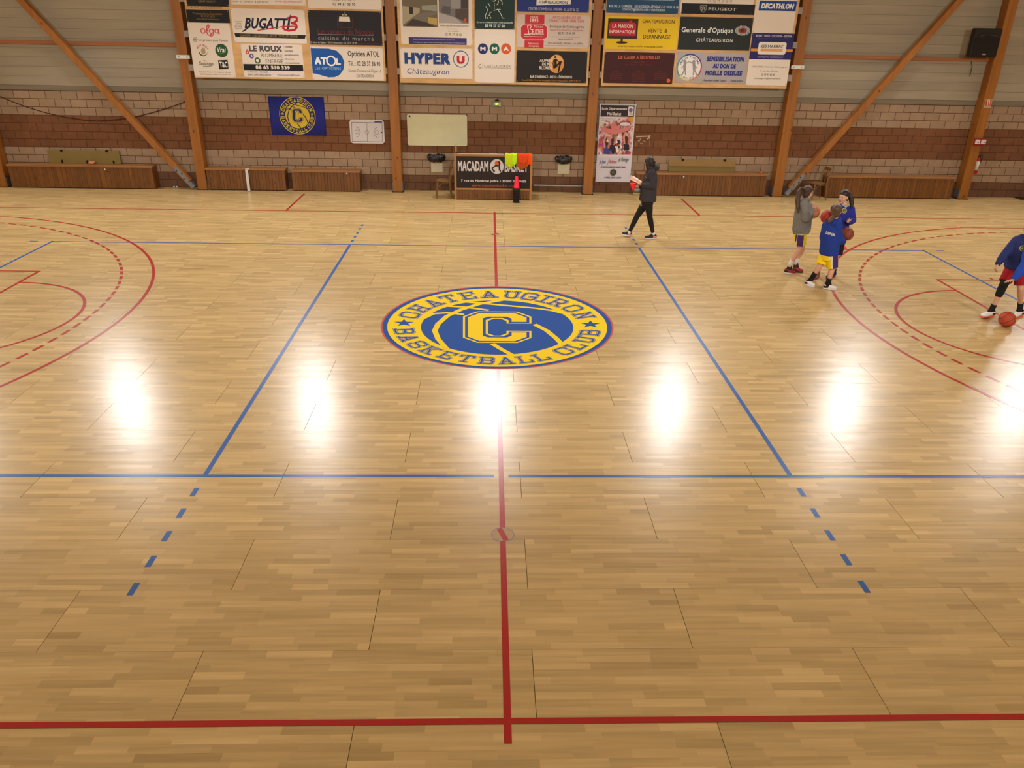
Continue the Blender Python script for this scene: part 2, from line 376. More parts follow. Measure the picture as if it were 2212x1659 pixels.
    def Cshape(o, hx, hy, ch, gap, layer, col):
        # octagonal C as quads: half width o, half height, stroke inner hx,hy, mouth gap
        ox, oy = o; c = ch; cy = .006
        O = [(ox - c, oy), (ox, oy - c)]; 
        def P(*pts): put(layer, [(x, y + cy) for x, y in pts], col)
        ci = c * .45
        P((-ox + c, oy), (-hx + ci, hy), (hx - ci, hy), (ox - c, oy))
        P((-ox, oy - c), (-hx, hy - ci), (-hx + ci, hy), (-ox + c, oy))
        P((-ox, -oy + c), (-hx, -hy + ci), (-hx, hy - ci), (-ox, oy - c))
        P((-ox + c, -oy), (-hx + ci, -hy), (-hx, -hy + ci), (-ox, -oy + c))
        P((ox - c, -oy), (hx - ci, -hy), (-hx + ci, -hy), (-ox + c, -oy))
        P((ox - c, oy), (hx - ci, hy), (hx, hy - ci), (ox, oy - c)); P((ox, -oy + c), (hx, -hy + ci), (hx - ci, -hy), (ox - c, -oy))
        P((ox, oy - c), (hx, hy - ci), (hx, gap), (ox, gap)); P((ox, -gap), (hx, -gap), (hx, -hy + ci), (ox, -oy + c))
    a, b = (two, one)
    Cshape((.294, .380), .08, .205, .122, .09, 6, a)
    Cshape((.276, .362), .098, .222, .115, .105, 7, b)
    Cshape((.252, .336), .124, .252, .1, .13, 8, a)

# ================================================================== FLOOR
ft = tag(obj('floor', box(B(), (-16, -6, -.06), (16, YW + .3, -.012)), joint_mat), kind='structure')
def project(p):
    q = RM.transposed() @ (Vector(p) - CAM)
    return (1106 + F_PX * q.x / -q.z, 829.5 - F_PX * q.y / -q.z) if q.z < 0 else None
BW, BL = .67, 2.387
def board_mesh(seed, w=BW, l=BL):
    rd = random.Random(seed); bm = B(); tn = bm.faces.layers.float.new('tone')
    x0, x1, y0, y1 = -l / 2 + .0021, l / 2 - .0021, -w / 2 + .0008, w / 2 - .0008
    n = 10
    for r in range(n):
        ya, yb = y0 + (y1 - y0) * r / n, y0 + (y1 - y0) * (r + 1) / n; xs = [x0]; x = x0 + rd.uniform(.08, .5)
        while x < x1 - .08: xs.append(x); x += rd.uniform(.28, .56)
        xs.append(x1)
        for a, b in zip(xs, xs[1:]):
            t0 = rd.gauss(0, .00016); t1 = rd.gauss(0, .00016)
            f = bm.faces.new([bm.verts.new(p) for p in ((a, ya, t0), (b, ya, t0), (b, yb, t1), (a, yb, t1))])
            t = rd.gauss(.46, .17); u_ = rd.random(); t = t - .3 if u_ < .04 else (t + .36 if u_ > .9 else t); f[tn] = min(1, max(0, t))
    for q in (((x0, y0), (x1, y0)), ((x1, y0), (x1, y1)), ((x1, y1), (x0, y1)), ((x0, y1), (x0, y0))):
        f = bm.faces.new([bm.verts.new(p) for p in ((*q[0], -.011), (*q[1], -.011), (*q[1], 0), (*q[0], 0))]); f[tn] = .3
    return bm
variants = []
for s in range(9):
    me = bpy.data.meshes.new('floor_board'); b_ = board_mesh(s); b_.to_mesh(me); b_.free(); me.materials.append(parquet); variants.append(me)
rest = B(); resttn = rest.faces.layers.float.new('tone'); nb = 0; rd = random.Random(3); ns = 0
for k in range(-8, 27):
    yc = -.05 + BW * (k + .5)
    for j in range(-8, 9):
        xc = .193 + BL * (j + (.5 if k % 2 else 0)) + BL / 2
        if abs(xc) > 15.5: continue
        pr = [project((xc + sx * BL / 2, yc + sy * BW / 2, 0)) for sx in (-1, 0, 1) for sy in (-1, 1)]
        vis = yc < YW and any(p and -5 < p[0] < 2217 and -5 < p[1] < 1664 for p in pr)
        if vis and yc < .62 and ns < 300:
            nb += 1; b_ = board_mesh(100 + nb); layer = b_.faces.layers.float['tone'] if 'tone' in b_.faces.layers.float else None
            back = B(); bt = back.faces.layers.float.new('tone'); keep = []
            for f in b_.faces:
                if abs(f.normal.z) > .5 or all(v.co.z > -.001 for v in f.verts): keep.append(([v.co.copy() for v in f.verts], f[layer]))
                else: back.faces.new([back.verts.new(v.co) for v in f.verts])[bt] = .3
            o = obj('floor_board', back, parquet, ft, world=False); o.location = (xc, yc, 0); b_.free()
            for q, tn_ in keep:
                sb = B(); st_ = sb.faces.layers.float.new('tone'); cxy = sum(q, Vector()) / 4; cxy.z = 0
                if ns < 300: sb.faces.new([sb.verts.new(v - cxy) for v in q])[st_] = tn_; so = obj('stave', sb, parquet, o, world=False); so.location = cxy; ns += 1
                else:
                    bm2 = bmesh.new(); bm2.from_mesh(o.data); l2 = bm2.faces.layers.float['tone']; bm2.faces.new([bm2.verts.new(v) for v in q])[l2] = tn_; bm2.to_mesh(o.data); bm2.free()
        elif vis and nb < 298:
            o = link('floor_board', rd.choice(variants), ft); o.location = (xc, yc, 0)
            if rd.random() < .5: o.rotation_euler = (0, 0, PI)
            nb += 1
        else:
            f = rest.faces.new([rest.verts.new((xc + sx * (BL / 2 - .003), yc + sy * (BW / 2 - .001), 0)) for sx, sy in ((-1, -1), (1, -1), (1, 1), (-1, 1))]); f[resttn] = rd.random()
tag(obj('floor_board_remainder', rest, parquet, ft), kind='stuff')

# court markings: paint on the boards
def strip(bm, x0, y0, x1, y1, z): bm.faces.new([bm.verts.new(p) for p in ((x0, y0, z), (x1, y0, z), (x1, y1, z), (x0, y1, z))]); return bm
def arc(bm, cx, cy, r, w, a0, a1, z, n=48):
    for i in range(n):
        t0, t1 = (math.radians(a0 + (a1 - a0) * k / n) for k in (i, i + 1))
        bm.faces.new([bm.verts.new((cx + q * math.cos(t), cy + q * math.sin(t), z)) for q, t in ((r - w, t0), (r, t0), (r, t1), (r - w, t1))])
    return bm
def line(name, bm, m):
    for f in bm.faces:
        f.normal_update()
        if f.normal.z < 0: f.normal_flip()
    return obj(name, bm, m, ft)
ZB, ZR = .0010, .0016
line('sideline', strip(B(), -14.05, -.05, 14.05, 0, ZR), paint_red); line('sideline', strip(B(), -14.05, 15, 14.05, 15.05, ZR), paint_red)
bm = B()
for a, b in ((-.2, 1.928), (2.136, 12.93), (13.03, 15.15)): strip(bm, -.025, a, .025, b, ZR + .0001)
line('centre_line', bm, paint_red)
for sx in (-1, 1):
    bm = B(); strip(bm, sx * 8.2, 5.05, sx * 8.15, 9.95, ZR); strip(bm, sx * 8.2, 9.9, sx * 14, 9.95, ZR + .0002); strip(bm, sx * 8.2, 5.05, sx * 14, 5.1, ZR + .0002)
    strip(bm, sx * 9.22, 9.95, sx * 9.27, 10.05, ZR); line('key_outline', bm, paint_red)
    bm = arc(B(), sx * 8.2, 7.5, 1.8, .05, 90 if sx > 0 else -90, 270 if sx > 0 else 90, ZR - .0003); line('free_throw_arc', bm, paint_red)
    tm = math.degrees(math.asin(6.6 / 6.75)); c = sx * 12.425
    bm = arc(B(), c, 7.5, 6.75, .05, *((180 - tm, 180 + tm) if sx > 0 else (-tm, tm)), ZR, 72); xe = c - sx * 6.75 * math.cos(math.radians(tm))
    strip(bm, xe, 14.05, sx * 14, 14.1, ZR); strip(bm, xe, .9, sx * 14, .95, ZR); line('three_point_line', bm, paint_red)
    dd = math.degrees(.2 / 6.22); a = -.94
    for k in range(-31, 32):
        t = .34 + k * 2.772 - dd / 2
        if abs(t) > 89: continue
        line('arc_dash', arc(B(), c, 7.5, 6.225, .05, *((180 - t - dd, 180 - t) if sx > 0 else (t, t + dd)), ZR, 3), paint_red)
    line('bench_area_line', strip(B(), sx * 4.975, 15.05, sx * 5.025, 17.05, ZR), paint_red)
    line('baseline', strip(B(), sx * 14, -.05, sx * 14.05, 15.05, ZR), paint_red)
    line('attack_line', strip(B(), sx * 2.95, 3, sx * 3.0, 12, ZB + .0002), paint_blue)
    for k in range(5):
        line('attack_line_dash', strip(B(), sx * 2.95, 2.8 - .355 * k, sx * 3.0, 2.65 - .355 * k, ZB), paint_blue)
        line('attack_line_dash', strip(B(), sx * 2.95, 12.2 + .345 * k, sx * 3.0, 12.35 + .345 * k, ZB), paint_blue)
    line('volleyball_end_line', strip(B(), sx * 8.95, 3, sx * 9, 12, ZB), paint_blue)
    line('service_mark', strip(B(), sx * 9.26, 11.95, sx * 9.42, 12.0, ZB), paint_blue)
for y0 in (3.0, 11.95):
    for sx in (-1, 1): line('volleyball_sideline', strip(B(), sx * .072, y0, sx * 9, y0 + .05, ZB), paint_blue)
# net-post covers set in the floor, turned a little so the painted line breaks
for yc, an in ((2.032, 18), (12.98, -40)):
    cv = obj('post_cover', lathe(B(), [(.098, -.012), (.098, .0014), (.0, .0014)][:2], (0, 0, 0), 32), M('cover_oak', (190, 155, 104), FLOOR_R, .36, noise=((1.2, 26, 1), .1)), ft); cv.location = (0, yc, 0)
    rg = obj('cover_ring', B(), steel, cv, world=False)
    bm = B(); arc(bm, 0, 0, .105, .008, 0, 360, .0026, 40); bm.to_mesh(rg.data); bm.free()
    bm = B(); strip(bm, -.025, -.092, .025, .092, .0022); s_ = obj('painted_strip', bm, paint_red, cv, world=False); s_.rotation_euler = (0, 0, math.radians(an))
# centre-circle emblem
lay = {}
def put_floor(l, poly, col):
    d = lay.setdefault(col, B())
    vs = []
    for u, v in poly:
        p = onz(1074 + 251.5 * u, 708 + .0058 * 251.5 * u - 89.5 * v); vs.append(d.verts.new((p.x, p.y, .002 + .0006 * l + (.00004 * (len(d.faces) % 13) if l > 3.9 else 0))))
    try:
        f = d.faces.new(vs); f.normal_update()
        if f.normal.z < 0: f.normal_flip()
    except ValueError: pass
emblem(put_floor, 'b', 'y', None, rim='r')
em = obj('centre_emblem', lay['b'], logo_blue, ft)
obj('emblem_yellow_field', lay['y'], logo_yel, em); obj('emblem_red_rim', lay['r'], logo_red, em)

# ================================================================== FAR WALL
wall = tag(obj('wall_back', box(B(), (-16, YW + .012, 0), (16, YW + .3, 2.4)), mortar), kind='structure')
def block_mesh(l, h, mat):
    bm = B(); t = .006
    a = [bm.verts.new(p) for p in ((-l / 2, .02, -h / 2), (l / 2, .02, -h / 2), (l / 2, .02, h / 2), (-l / 2, .02, h / 2))]
    b = [bm.verts.new(p) for p in ((-l / 2, t, -h / 2), (l / 2, t, -h / 2), (l / 2, t, h / 2), (-l / 2, t, h / 2))]
    c = [bm.verts.new(p) for p in ((-l / 2 + t, 0, -h / 2 + t), (l / 2 - t, 0, -h / 2 + t), (l / 2 - t, 0, h / 2 - t), (-l / 2 + t, 0, h / 2 - t))]
    for r, q in ((a, b), (b, c)):
        for k in range(4): bm.faces.new((r[k], r[(k + 1) % 4], q[(k + 1) % 4], q[k]))
    bm.faces.new(c)
    me = bpy.data.meshes.new('block'); bm.to_mesh(me); bm.free(); me.materials.append(mat); return me
bmesh_by = {m.name: block_mesh(.388, .188, m) for m in (block_light, block_brown, block_dark)}
course_mat = [block_dark] * 2 + [block_light] * 3 + [block_brown] * 4 + [block_light] * 3
rest = B(); cells = []
for k in range(12):
    for j in range(-40, 40):
        x = .072 + .2 + .4 * j + (.2 if k % 2 == 0 else 0)
        if abs(x) < 15.7: cells.append((abs(x - .3) + (9 if k < 3 else 0), k, x))
cells.sort()
for i, (_, k, x) in enumerate(cells):
    z = .1 + .2 * k; m = course_mat[k]
    if i < 297:
        o = link('block', bmesh_by[m.name], wall); o.location = (x, YW, z)
    else:
        n0, f0 = len(rest.verts), len(rest.faces); rest.from_mesh(bmesh_by[m.name]); rest.verts.ensure_lookup_table(); rest.faces.ensure_lookup_table()
        for v in rest.verts[n0:]: v.co += Vector((x, YW, z))
        for f in rest.faces[f0:]: f.material_index = (block_light, block_brown, block_dark).index(m)
tag(obj('outer_blocks', rest, [block_light, block_brown, block_dark], wall), kind='stuff')
# horizontal cladding boards above, bay by bay
colx = [-13.0, -7.762, -2.583, 2.532, 7.71, 12.875, 18]
upper = tag(obj('wall_upper', box(B(), (-16, YW + .0, 2.43), (16, YW + .25, 6.4)), subfloor), kind='structure')
edges = [-16] + colx[:-1] + [16]
for a, b in zip(edges, edges[1:]):
    r_ = random.Random(int(a * 10)); z = 2.53; bm = B(); q = ((YW - .002, 2.408), (YW - .012, 2.408), (YW - .036, 2.527), (YW - .002, 2.527))
    v0 = [bm.verts.new((a + .002, y, zz)) for y, zz in q]; v1 = [bm.verts.new((b - .002, y, zz)) for y, zz in q]; bm.faces.new(v0); bm.faces.new(v1[::-1])
    for i in range(4): bm.faces.new((v0[i], v1[i], v1[(i + 1) % 4], v0[(i + 1) % 4]))
    bmesh.ops.recalc_face_normals(bm, faces=bm.faces[:]); obj('cladding_lip', bm, M('lip_grey', (132, 121, 102), .8, .2, noise=((.6, 1, 9), .12)), upper)  # inward-leaning bottom strip, coloured darker than the planks above
    while z < 6.3:
        h = .222; d = r_.uniform(-.004, .004)
        obj('plank', box(B(), (a + .002, YW - .035 + d, z + .001), (b - .002, YW - .002, z + h - .001), 0, .0025), cladding, upper); z += h
tag(obj('wall_left', box(B(), (-16.3, -6, 0), (-16, YW + .3, 6.4)), wallmat), kind='structure')
tag(obj('wall_right', box(B(), (16, -6, 0), (16.3, YW + .3, 6.4)), wallmat), kind='structure')
tag(obj('wall_front', box(B(), (-16.3, -6.3, 0), (16.3, -6, 6.4)), wallmat), kind='structure')
bm = B()
for y0, y1, z0, z1 in ((-6.3, 6, 6.4, 9), (6, YW + .3, 9, 6.4)):
    bm.faces.new([bm.verts.new(p) for p in ((-16.3, y0, z0), (16.3, y0, z0), (16.3, y1, z1), (-16.3, y1, z1))])
tag(obj('ceiling', bm, ceilmat), kind='structure')
for x in (-16, 16):
    bm = B(); bm.faces.new([bm.verts.new(p) for p in ((x, -6, 6.4), (x, 6, 9), (x, YW + .3, 6.4))]); tag(obj('trim_1' if x < 0 else 'trim_2', bm, wallmat), kind='structure')

# columns
names = ['timber column at the far left, cut by the picture edge, beside the pine bench', 'timber column where the left diagonal brace lands', 'timber column between the club banner bay and the cream board',
         'timber column beside the tall white mini-basket poster', 'timber column where the right diagonal brace lands', 'timber column carrying the loudspeaker and the fire call boxes']
COLS = []
for i, x in enumerate(colx[:-1]):
    w = .245
    t = thing('timber_column', names[i], 'column', (x, YC, 0), 'laminated columns along the far wall')
    obj('post', box(B(), (x - w / 2, YC, .0), (x + w / 2, YW - .037, 6.3), 0, .008), glulam, t)
    bm = B(); 
    for sx in (-1, 1): box(bm, (x + sx * (w / 2 + .004) - .006, YC + .03, 0), (x + sx * (w / 2 + .004) + .006, YC + .25, .26))
    pieces('steel_shoe', bm, steel, t); bm = B(); box(bm, (x - w / 2 - .03, YC - .02, 0), (x + w / 2 + .03, YC + .26, .012)); obj('base_plate', bm, subfloor, t)
    COLS.append(t)
# diagonal braces of the two outer bays
for nm, lab, p0, p1 in (('diagonal_brace', 'diagonal timber brace rising to the left of the sponsor boards', (417, 400), (46, 0)), ('diagonal_brace', 'diagonal timber brace rising to the right of the sponsor boards', (1699, 416), (2072, 0))):
    yb = 17.46; a = ony(*p0, yb); b = ony(*p1, yb); b = a + (b - a) * 1.16; a.z = max(a.z, .1); d = (b - a).normalized()
    t = thing(nm, lab, 'brace', (a.x, yb, 0), 'diagonal wind braces')
    obj('timber', beam(B(), a + d * .12, b, .15, .165, (0, 1, 0), 0, .006), brace_wood, t)
    bm = B(); beam(bm, a - d * .05, a + d * .62,   .105, .178, (0, 1, 0)); pl = obj('steel_plate', bm, steel, t)
    bm = B()
    for k in range(4):
        p = a + d * (.12 + .13 * k); q = d.cross(Vector((0, 1, 0))) * (.03 if k % 2 else -.03); box(bm, p + q + Vector((-.012, -.106, -.012)), p + q + Vector((.012, -.092, .012)))
    pieces('bolt', bm, subfloor, pl)
for a, b, lab in ((0, 1, 'brown horizontal wall rail crossing behind the left diagonal brace'), (4, 5, 'brown horizontal wall rail crossing behind the right diagonal brace')):
    z = 3.53
    t = obj('wall_rail', box(B(), (colx[a] + .125, YW - .105, z - .045), (colx[b] - .125, YW - .04, z + .045), 0, .004), rail_wood); tag(t, lab, 'rail')
# white clamps on two columns
for p, lab in (((381, 119, 410, 126), 'white clamp bar across the column left of the sponsor boards'), ((1709, 142, 1737, 148), 'white clamp bar across the column right of the sponsor boards')):
    a = ony(p[0], (p[1] + p[3]) / 2, YC - .03); b = ony(p[2], (p[1] + p[3]) / 2, YC - .03); h = .042
    t = thing('clamp_bar', lab, 'bracket', ((a.x + b.x) / 2, YC, a.z)); obj('bar', box(B(), (a.x, YC - .045, a.z - h), (b.x, YC - .001, a.z + h), 0, .006), white_plastic, t)
    bm = B(); 
    for q in (.2, .8): xx = a.x + (b.x - a.x) * q; box(bm, (xx - .012, YC - .052, a.z - .012), (xx + .012, YC - .044, a.z + .012))
    pieces('bolt', bm, steel, t)
# ================================================================== SPONSOR PANELS
PANELS = []
for lab, x0, x1, z0 in (('plywood board of sponsor signs left of centre', -7.50, -2.745, 2.79), ('middle plywood board of sponsor signs above the exit lamp', -2.395, 2.365, 2.76), ('plywood board of sponsor signs right of centre', 2.70, 7.47, 2.77)):
    t = thing('sponsor_board', lab, 'panel', ((x0 + x1) / 2, YP, z0)); obj('plywood_sheet', box(B(), (x0, YP, z0), (x1, YP + .03, 5.3), 0, .003), plywood, t); bm = B()
    cl = max(c for c in colx if c < x0) + .1225; cr = min(c for c in colx if c > x1) - .1225
    for z in (2.95, 3.72, 4.5):
        box(bm, (min(cl, x0 - .03), YP + .03, z), (x0 + .03, YC - .003 if cl > x0 - .03 else YC + .12, z + .15)); box(bm, (x1 - .03, YP + .03, z), (max(cr, x1 + .03), YC + .12 if cr > x1 + .03 else YC - .003, z + .15))
    pieces('support_bracket', bm, M('bracket_grey', (150, 140, 130), .6, .3), t); PANELS.append(t)
W_, K_, NV, RD = (226, 212, 196), (26, 22, 22), (36, 40, 96), (186, 32, 44)
A_, B_, D_ = (380, 0, 4.608), (840, 0, 4.809), (1280, 0, 4.809)
SIGN_T = .006
def sign(label, frame, x0, y0, x1, y1, rgb):
    p = Print(*frame, YP - SIGN_T); a, b, c, d = p.rect(x0, y0, x1, y1)
    t = thing('sponsor_sign', label, 'sign', ((a + b) / 2, YP, c)); d = min(d, 5.25)
    obj('board', box(B(), (a, YP - SIGN_T, c), (b, YP - .0005, d)), C(rgb), t); p.t = t
    bm = B()
    for x in (a + .025, b - .025):
        for z in (c + .025, d - .025): box(bm, (x - .007, YP - SIGN_T - .004, z - .007), (x + .007, YP - SIGN_T, z + .007))
    pieces('screw', bm, steel, t); return p
GOLD = (150, 122, 70)
# --- left panel
p = sign('small black sponsor sign, topmost at the left end of the left panel', A_, 90, -260, 512, 62, K_); p.text('CABINET MARKETOT', 222, 4, 392, 24, GOLD); p.done(p.t)
p = Print(*A_, YP - .001); p.text('ROYAL DOCK LOCATION', 152, 68, 456, 88, (92, 56, 24)); p.done(PANELS[0], 'stencil_lettering')
p = sign('black sign strip with three thin lines above the pink handwritten name', A_, 108, 97, 532, 226, K_); p.text('Transaction, Location', 165, 126, 460, 150, GOLD); p.text('02 99 37 26 74', 250, 152, 385, 172, GOLD); p.text('www.cabinet-marketot.com', 205, 182, 432, 196, GOLD); p.done(p.t)
p = sign('tall white sign with a pink looping name and four food logos', A_, 150, 228, 565, 768, W_)
PK = (206, 78, 92)
p.disc(270, 308, 26, PK, inner=.62); p.stroke([(305, 318), (318, 290), (332, 262), (322, 246), (308, 262), (306, 318), (318, 346), (336, 352), (356, 336)], .026, PK); p.disc(352, 312, 24, PK, inner=.6); p.stroke([(374, 292), (374, 340), (362, 356), (340, 358)], .024, PK); p.disc(405, 310, 22, PK, inner=.6); p.stroke([(426, 292), (426, 334), (434, 336)], .024, PK)
for a in (0, 72, 144, 216, 288): p.disc(194 + 12 * math.cos(math.radians(a)), 394 + 14 * math.sin(math.radians(a)), 10, (70, 66, 72), inner=.7)
p.text("Un présent pour l'avenir", 226, 388, 520, 418, (70, 66, 72), .005)
p.arctext('PETIT BILLY', 268, 512, 58, 150, 28, 17, (190, 90, 84)); p.disc(268, 512, 44, (44, 84, 50), a0=190, a1=350); p.disc(272, 506, 40, W_, a0=180, a1=356); p.disc(272, 512, 22, (176, 150, 112), ry=30); p.box(262, 470, 268, 492, (150, 120, 84)); p.box(280, 470, 286, 492, (150, 120, 84))
p.disc(455, 503, 62, (38, 84, 46)); p.text('Vrai', 412, 470, 497, 522, (232, 230, 222), .02, .25); p.box(436, 532, 476, 537, (150, 180, 140))
p.text('Sojasun', 228, 614, 372, 660, (74, 84, 80), .01, .25); p.stroke([(270, 664), (350, 656), (362, 648)], .012, (90, 110, 96)); p.stroke([(262, 606), (285, 600), (310, 606)], .012, (206, 186, 110))
p.poly([(420, 600), (514, 596), (524, 684), (434, 690)], K_); p.text('T&C', 436, 614, 512, 672, (230, 226, 216), .03)
p.text('Triballat Noyal - 2 rue Julien Neveu', 232, 712, 545, 726, (90, 84, 80)); p.text('35530 Noyal-sur-Vilaine - 02 99 04 11 11', 240, 734, 545, 750, (90, 84, 80)); p.done(p.t)
p = sign('white sign about games and toys at the top of the left panel', A_, 535, -260, 1280, 50, W_); p.text('Jeux et Jouets à picorer', 552, 0, 925, 32, (96, 88, 92), .004); p.text('www.lapouleapois.fr', 985, 0, 1262, 32, (196, 66, 120), .004); p.done(p.t)
p = sign('white sign with one phone number at the top right of the left panel', A_, 1306, -260, 2036, 88, W_); p.text('CCIAL HYPER U', 1552, -14, 1782, 12, (60, 52, 52)); p.text('02 99 37 03 10', 1562, 28, 1785, 56, K_, .012); p.done(p.t)
p = sign('white driving-school sign with a slanted brush name ending in a red 3', A_, 562, 90, 1290, 428, W_)
p.text('AUTO', 594, 226, 652, 244, (80, 76, 76), .01); p.text('ÉCOLE', 588, 252, 654, 274, (80, 76, 76), .01); p.box(588, 210, 656, 213, (120, 116, 112)); p.box(588, 282, 656, 285, (120, 116, 112))
p.text('BUGATTI', 680, 178, 1142, 288, (28, 26, 58), .03, .35); p.stroke([(664, 312), (690, 298), (722, 270)], .03, (28, 26, 58)); p.stroke([(815, 302), (950, 282), (1080, 262), (1190, 262)], .022, RD)
p.stroke([(1112, 182), (1170, 166), (1204, 178), (1204, 206), (1172, 226), (1150, 230), (1196, 242), (1204, 270), (1180, 298), (1120, 304), (1080, 292), (1064, 268)], .05, RD); p.stroke([(1138, 150), (1126, 275)], .02, (28, 26, 58))
p.poly([(582, 330), (1292, 350), (1284, 386), (594, 368)], K_); p.text('CHANTEPIE - CHATEAUGIRON - NOYAL CHATILLON S/SEICHE', 636, 346, 1212, 370, GOLD, .01); p.done(p.t)
p = sign('black restaurant sign with a lit white tablecloth drawing', A_, 1325, 108, 2048, 448, (34, 30, 34)); DR = (112, 34, 46)
p.stroke([(1676, 118), (1676, 160)], .006, (200, 190, 170)); p.poly([(1626, 164), (1728, 168), (1735, 216), (1622, 212)], (226, 216, 196)); p.stroke([(1608, 172), (1606, 270), (1760, 278), (1758, 176)], .008, DR); p.stroke([(1640, 225), (1640, 270)], .006, DR); p.stroke([(1725, 228), (1725, 272)], .006, DR); p.disc(1660, 148, 6, (210, 200, 180)); p.disc(1694, 148, 6, (210, 200, 180))
p.text('Les saveurs de Nicolas', 1412, 290, 1966, 342, DR, .004); p.box(1414, 345, 1966, 349, (160, 150, 146)); p.text('cuisine du marché', 1416, 360, 1970, 404, (150, 144, 144), 0, 0, 1.25); p.text("19 place de l'église - 35410 Nouvoitou - 02 23 37 20 99", 1342, 414, 1800, 440, (206, 196, 184)); p.box(1804, 432, 2030, 436, DR); p.done(p.t)
p = sign('white plumber sign with three coloured drops and a black phone strip', A_, 662, 440, 1268, 772, W_); GR = (96, 92, 96)
p.disc(712, 520, 18, (200, 60, 60)); p.disc(712, 520, 8, W_); p.disc(753, 558, 22, (46, 70, 150)); p.disc(753, 556, 9, W_, ry=13); p.disc(813, 603, 29, (58, 92, 62)); p.disc(813, 603, 16, W_); p.disc(708, 494, 8, (200, 150, 150))
p.text('LE ROUX', 728, 454, 1055, 514, (84, 80, 84), .05); p.text('PLOMBERIE', 845, 532, 1064, 572, GR); p.text('ENERGIE', 894, 590, 1068, 630, GR)
for i, (s, w) in enumerate((('- PLOMBERIE', 1158), ('- CHAUFFAGE', 1162), ('- SALLE RÉNOVATION', 1222), ('- DÉPANNAGE', 1176), ('- NOUVELLE ÉNERGIE', 1230))): p.text(s, 1074, 460 + 40 * i, w, 474 + 40 * i, K_, .02)
p.box(674, 642, 1266, 702, K_); p.text('06 63 510 339', 794, 654, 1134, 690, W_, .04); p.text('10 Rue des Tisserands', 716, 704, 918, 724, GR); p.text('35410 CHATEAUGIRON', 716, 734, 945, 754, (64, 60, 62)); p.text('leroux.gregory@bbox.fr', 1012, 738, 1232, 760, GR); p.done(p.t)
p = sign('white optician sign with a big blue rounded blob, bottom right of the left panel', A_, 1350, 468, 2064, 798, W_)
p.poly([(1340, 480), (1520, 484), (1600, 506), (1652, 556), (1676, 620), (1668, 690), (1632, 744), (1580, 768), (1520, 770), (1450, 750), (1400, 736), (1362, 730)], (24, 84, 160))
p.text('AT', 1380, 568, 1500, 642, (236, 236, 236), .05); p.disc(1545, 606, 50, (236, 236, 236), inner=.7); p.text('L', 1592, 580, 1640, 645, (236, 236, 236), .05); p.text('LES OPTICIENS', 1384, 668, 1642, 694, (150, 190, 226), .01, 0, 1.2)
p.text('Opticien ATOL', 1710, 508, 2026, 578, (52, 46, 52), .015); p.text('Tél. : 02 23 37 36 90', 1716, 612, 2034, 656, (52, 46, 52), .01); p.text('Centre Commercial Hyper U', 1718, 690, 2038, 728, (52, 46, 52), .005); p.text('CHÂTEAUGIRON', 1798, 734, 1966, 770, (52, 46, 52)); p.done(p.t)
# --- middle panel
p = sign('white joinery sign with two kitchen photographs', B_, 115, -270, 866, 466, W_)
p.box(140, -120, 503, 278, (112, 100, 78)); p.poly([(142, 60), (320, 84), (320, 130), (250, 178), (160, 250), (142, 250)], (168, 156, 128)); p.poly([(210, 70), (252, 76), (250, 150), (214, 144)], (48, 38, 34)); p.poly([(244, 178), (350, 132), (500, 118), (500, 150), (410, 168), (396, 232), (300, 210)], (120, 112, 100)); p.poly([(405, 176), (500, 190), (500, 262), (408, 238)], (190, 160, 84)); p.poly([(170, 270), (250, 196), (390, 234), (480, 276)], (66, 56, 48)); p.poly([(340, 60), (498, 50), (498, 118), (345, 104)], (150, 150, 132))
p.box(518, -120, 828, 242, (120, 116, 114)); p.poly([(560, 60), (640, 70), (640, 150), (540, 130)], (92, 88, 90)); p.poly([(640, -10), (740, -10), (740, 90), (650, 92)], (150, 146, 142)); p.poly([(690, 96), (826, 90), (826, 240), (692, 180)], (86, 72, 66)); p.poly([(520, 130), (690, 182), (760, 240), (524, 240)], (172, 168, 162)); p.box(780, 192, 806, 232, (196, 84, 50)); p.poly([(750, -20), (826, -20), (826, 86), (750, 92)], (70, 64, 62))
p.text('www.castelmenuiserie.com', 528, 254, 828, 276, (90, 84, 84)); p.text('12 rue Jean-Bart', 614, 296, 722, 308, GR); p.text('35410 - Châteaugiron', 614, 320, 726, 332, GR); p.text('02 99 37 38 66', 584, 346, 757, 372, GR)
p.box(207, 390, 808, 462, (62, 50, 108)); p.text('Castel Menuiserie Agencement vous propose ses services', 250, 402, 684, 420, (196, 188, 204)); p.text('Aménagement, agencement intérieur pour particuliers et professionnels', 250, 436, 790, 452, (196, 188, 204)); p.done(p.t)
p = sign('white supermarket sign with bold blue word and red letter in a ring', B_, 122, 500, 868, 815, W_)
p.text('HYPER', 162, 550, 640, 668, (28, 64, 128), .055); p.disc(749, 614, 82, (46, 92, 148), inner=.9); p.text('U', 706, 580, 788, 664, (190, 34, 52), .06); p.text('Châteaugiron', 190, 712, 626, 786, (36, 40, 110), .005, .2); p.done(p.t)
p = sign('dark green sign with a white line drawing of a horse', B_, 890, -270, 1308, 302, (28, 52, 46)); HW = (216, 220, 206)
for S in ([(1008, 66), (1024, 100), (1018, 130), (1002, 160), (1004, 192)], [(1090, 110), (1130, 96), (1160, 100)], [(1130, 100), (1160, 140), (1180, 186), (1198, 190)], [(1162, 0), (1176, 20), (1178, 48)], [(1140, 6), (1136, 34), (1120, 52)], [(1074, 10), (1096, 14), (1108, 2)], [(1030, 34), (1044, 52), (1054, 72)], [(1044, 150), (1052, 132), (1066, 126)], [(1038, 160), (1050, 158)]): p.stroke(S, .014, HW)
for yy in (40, 58, 74, 88): p.disc(1098, yy, 3, HW)
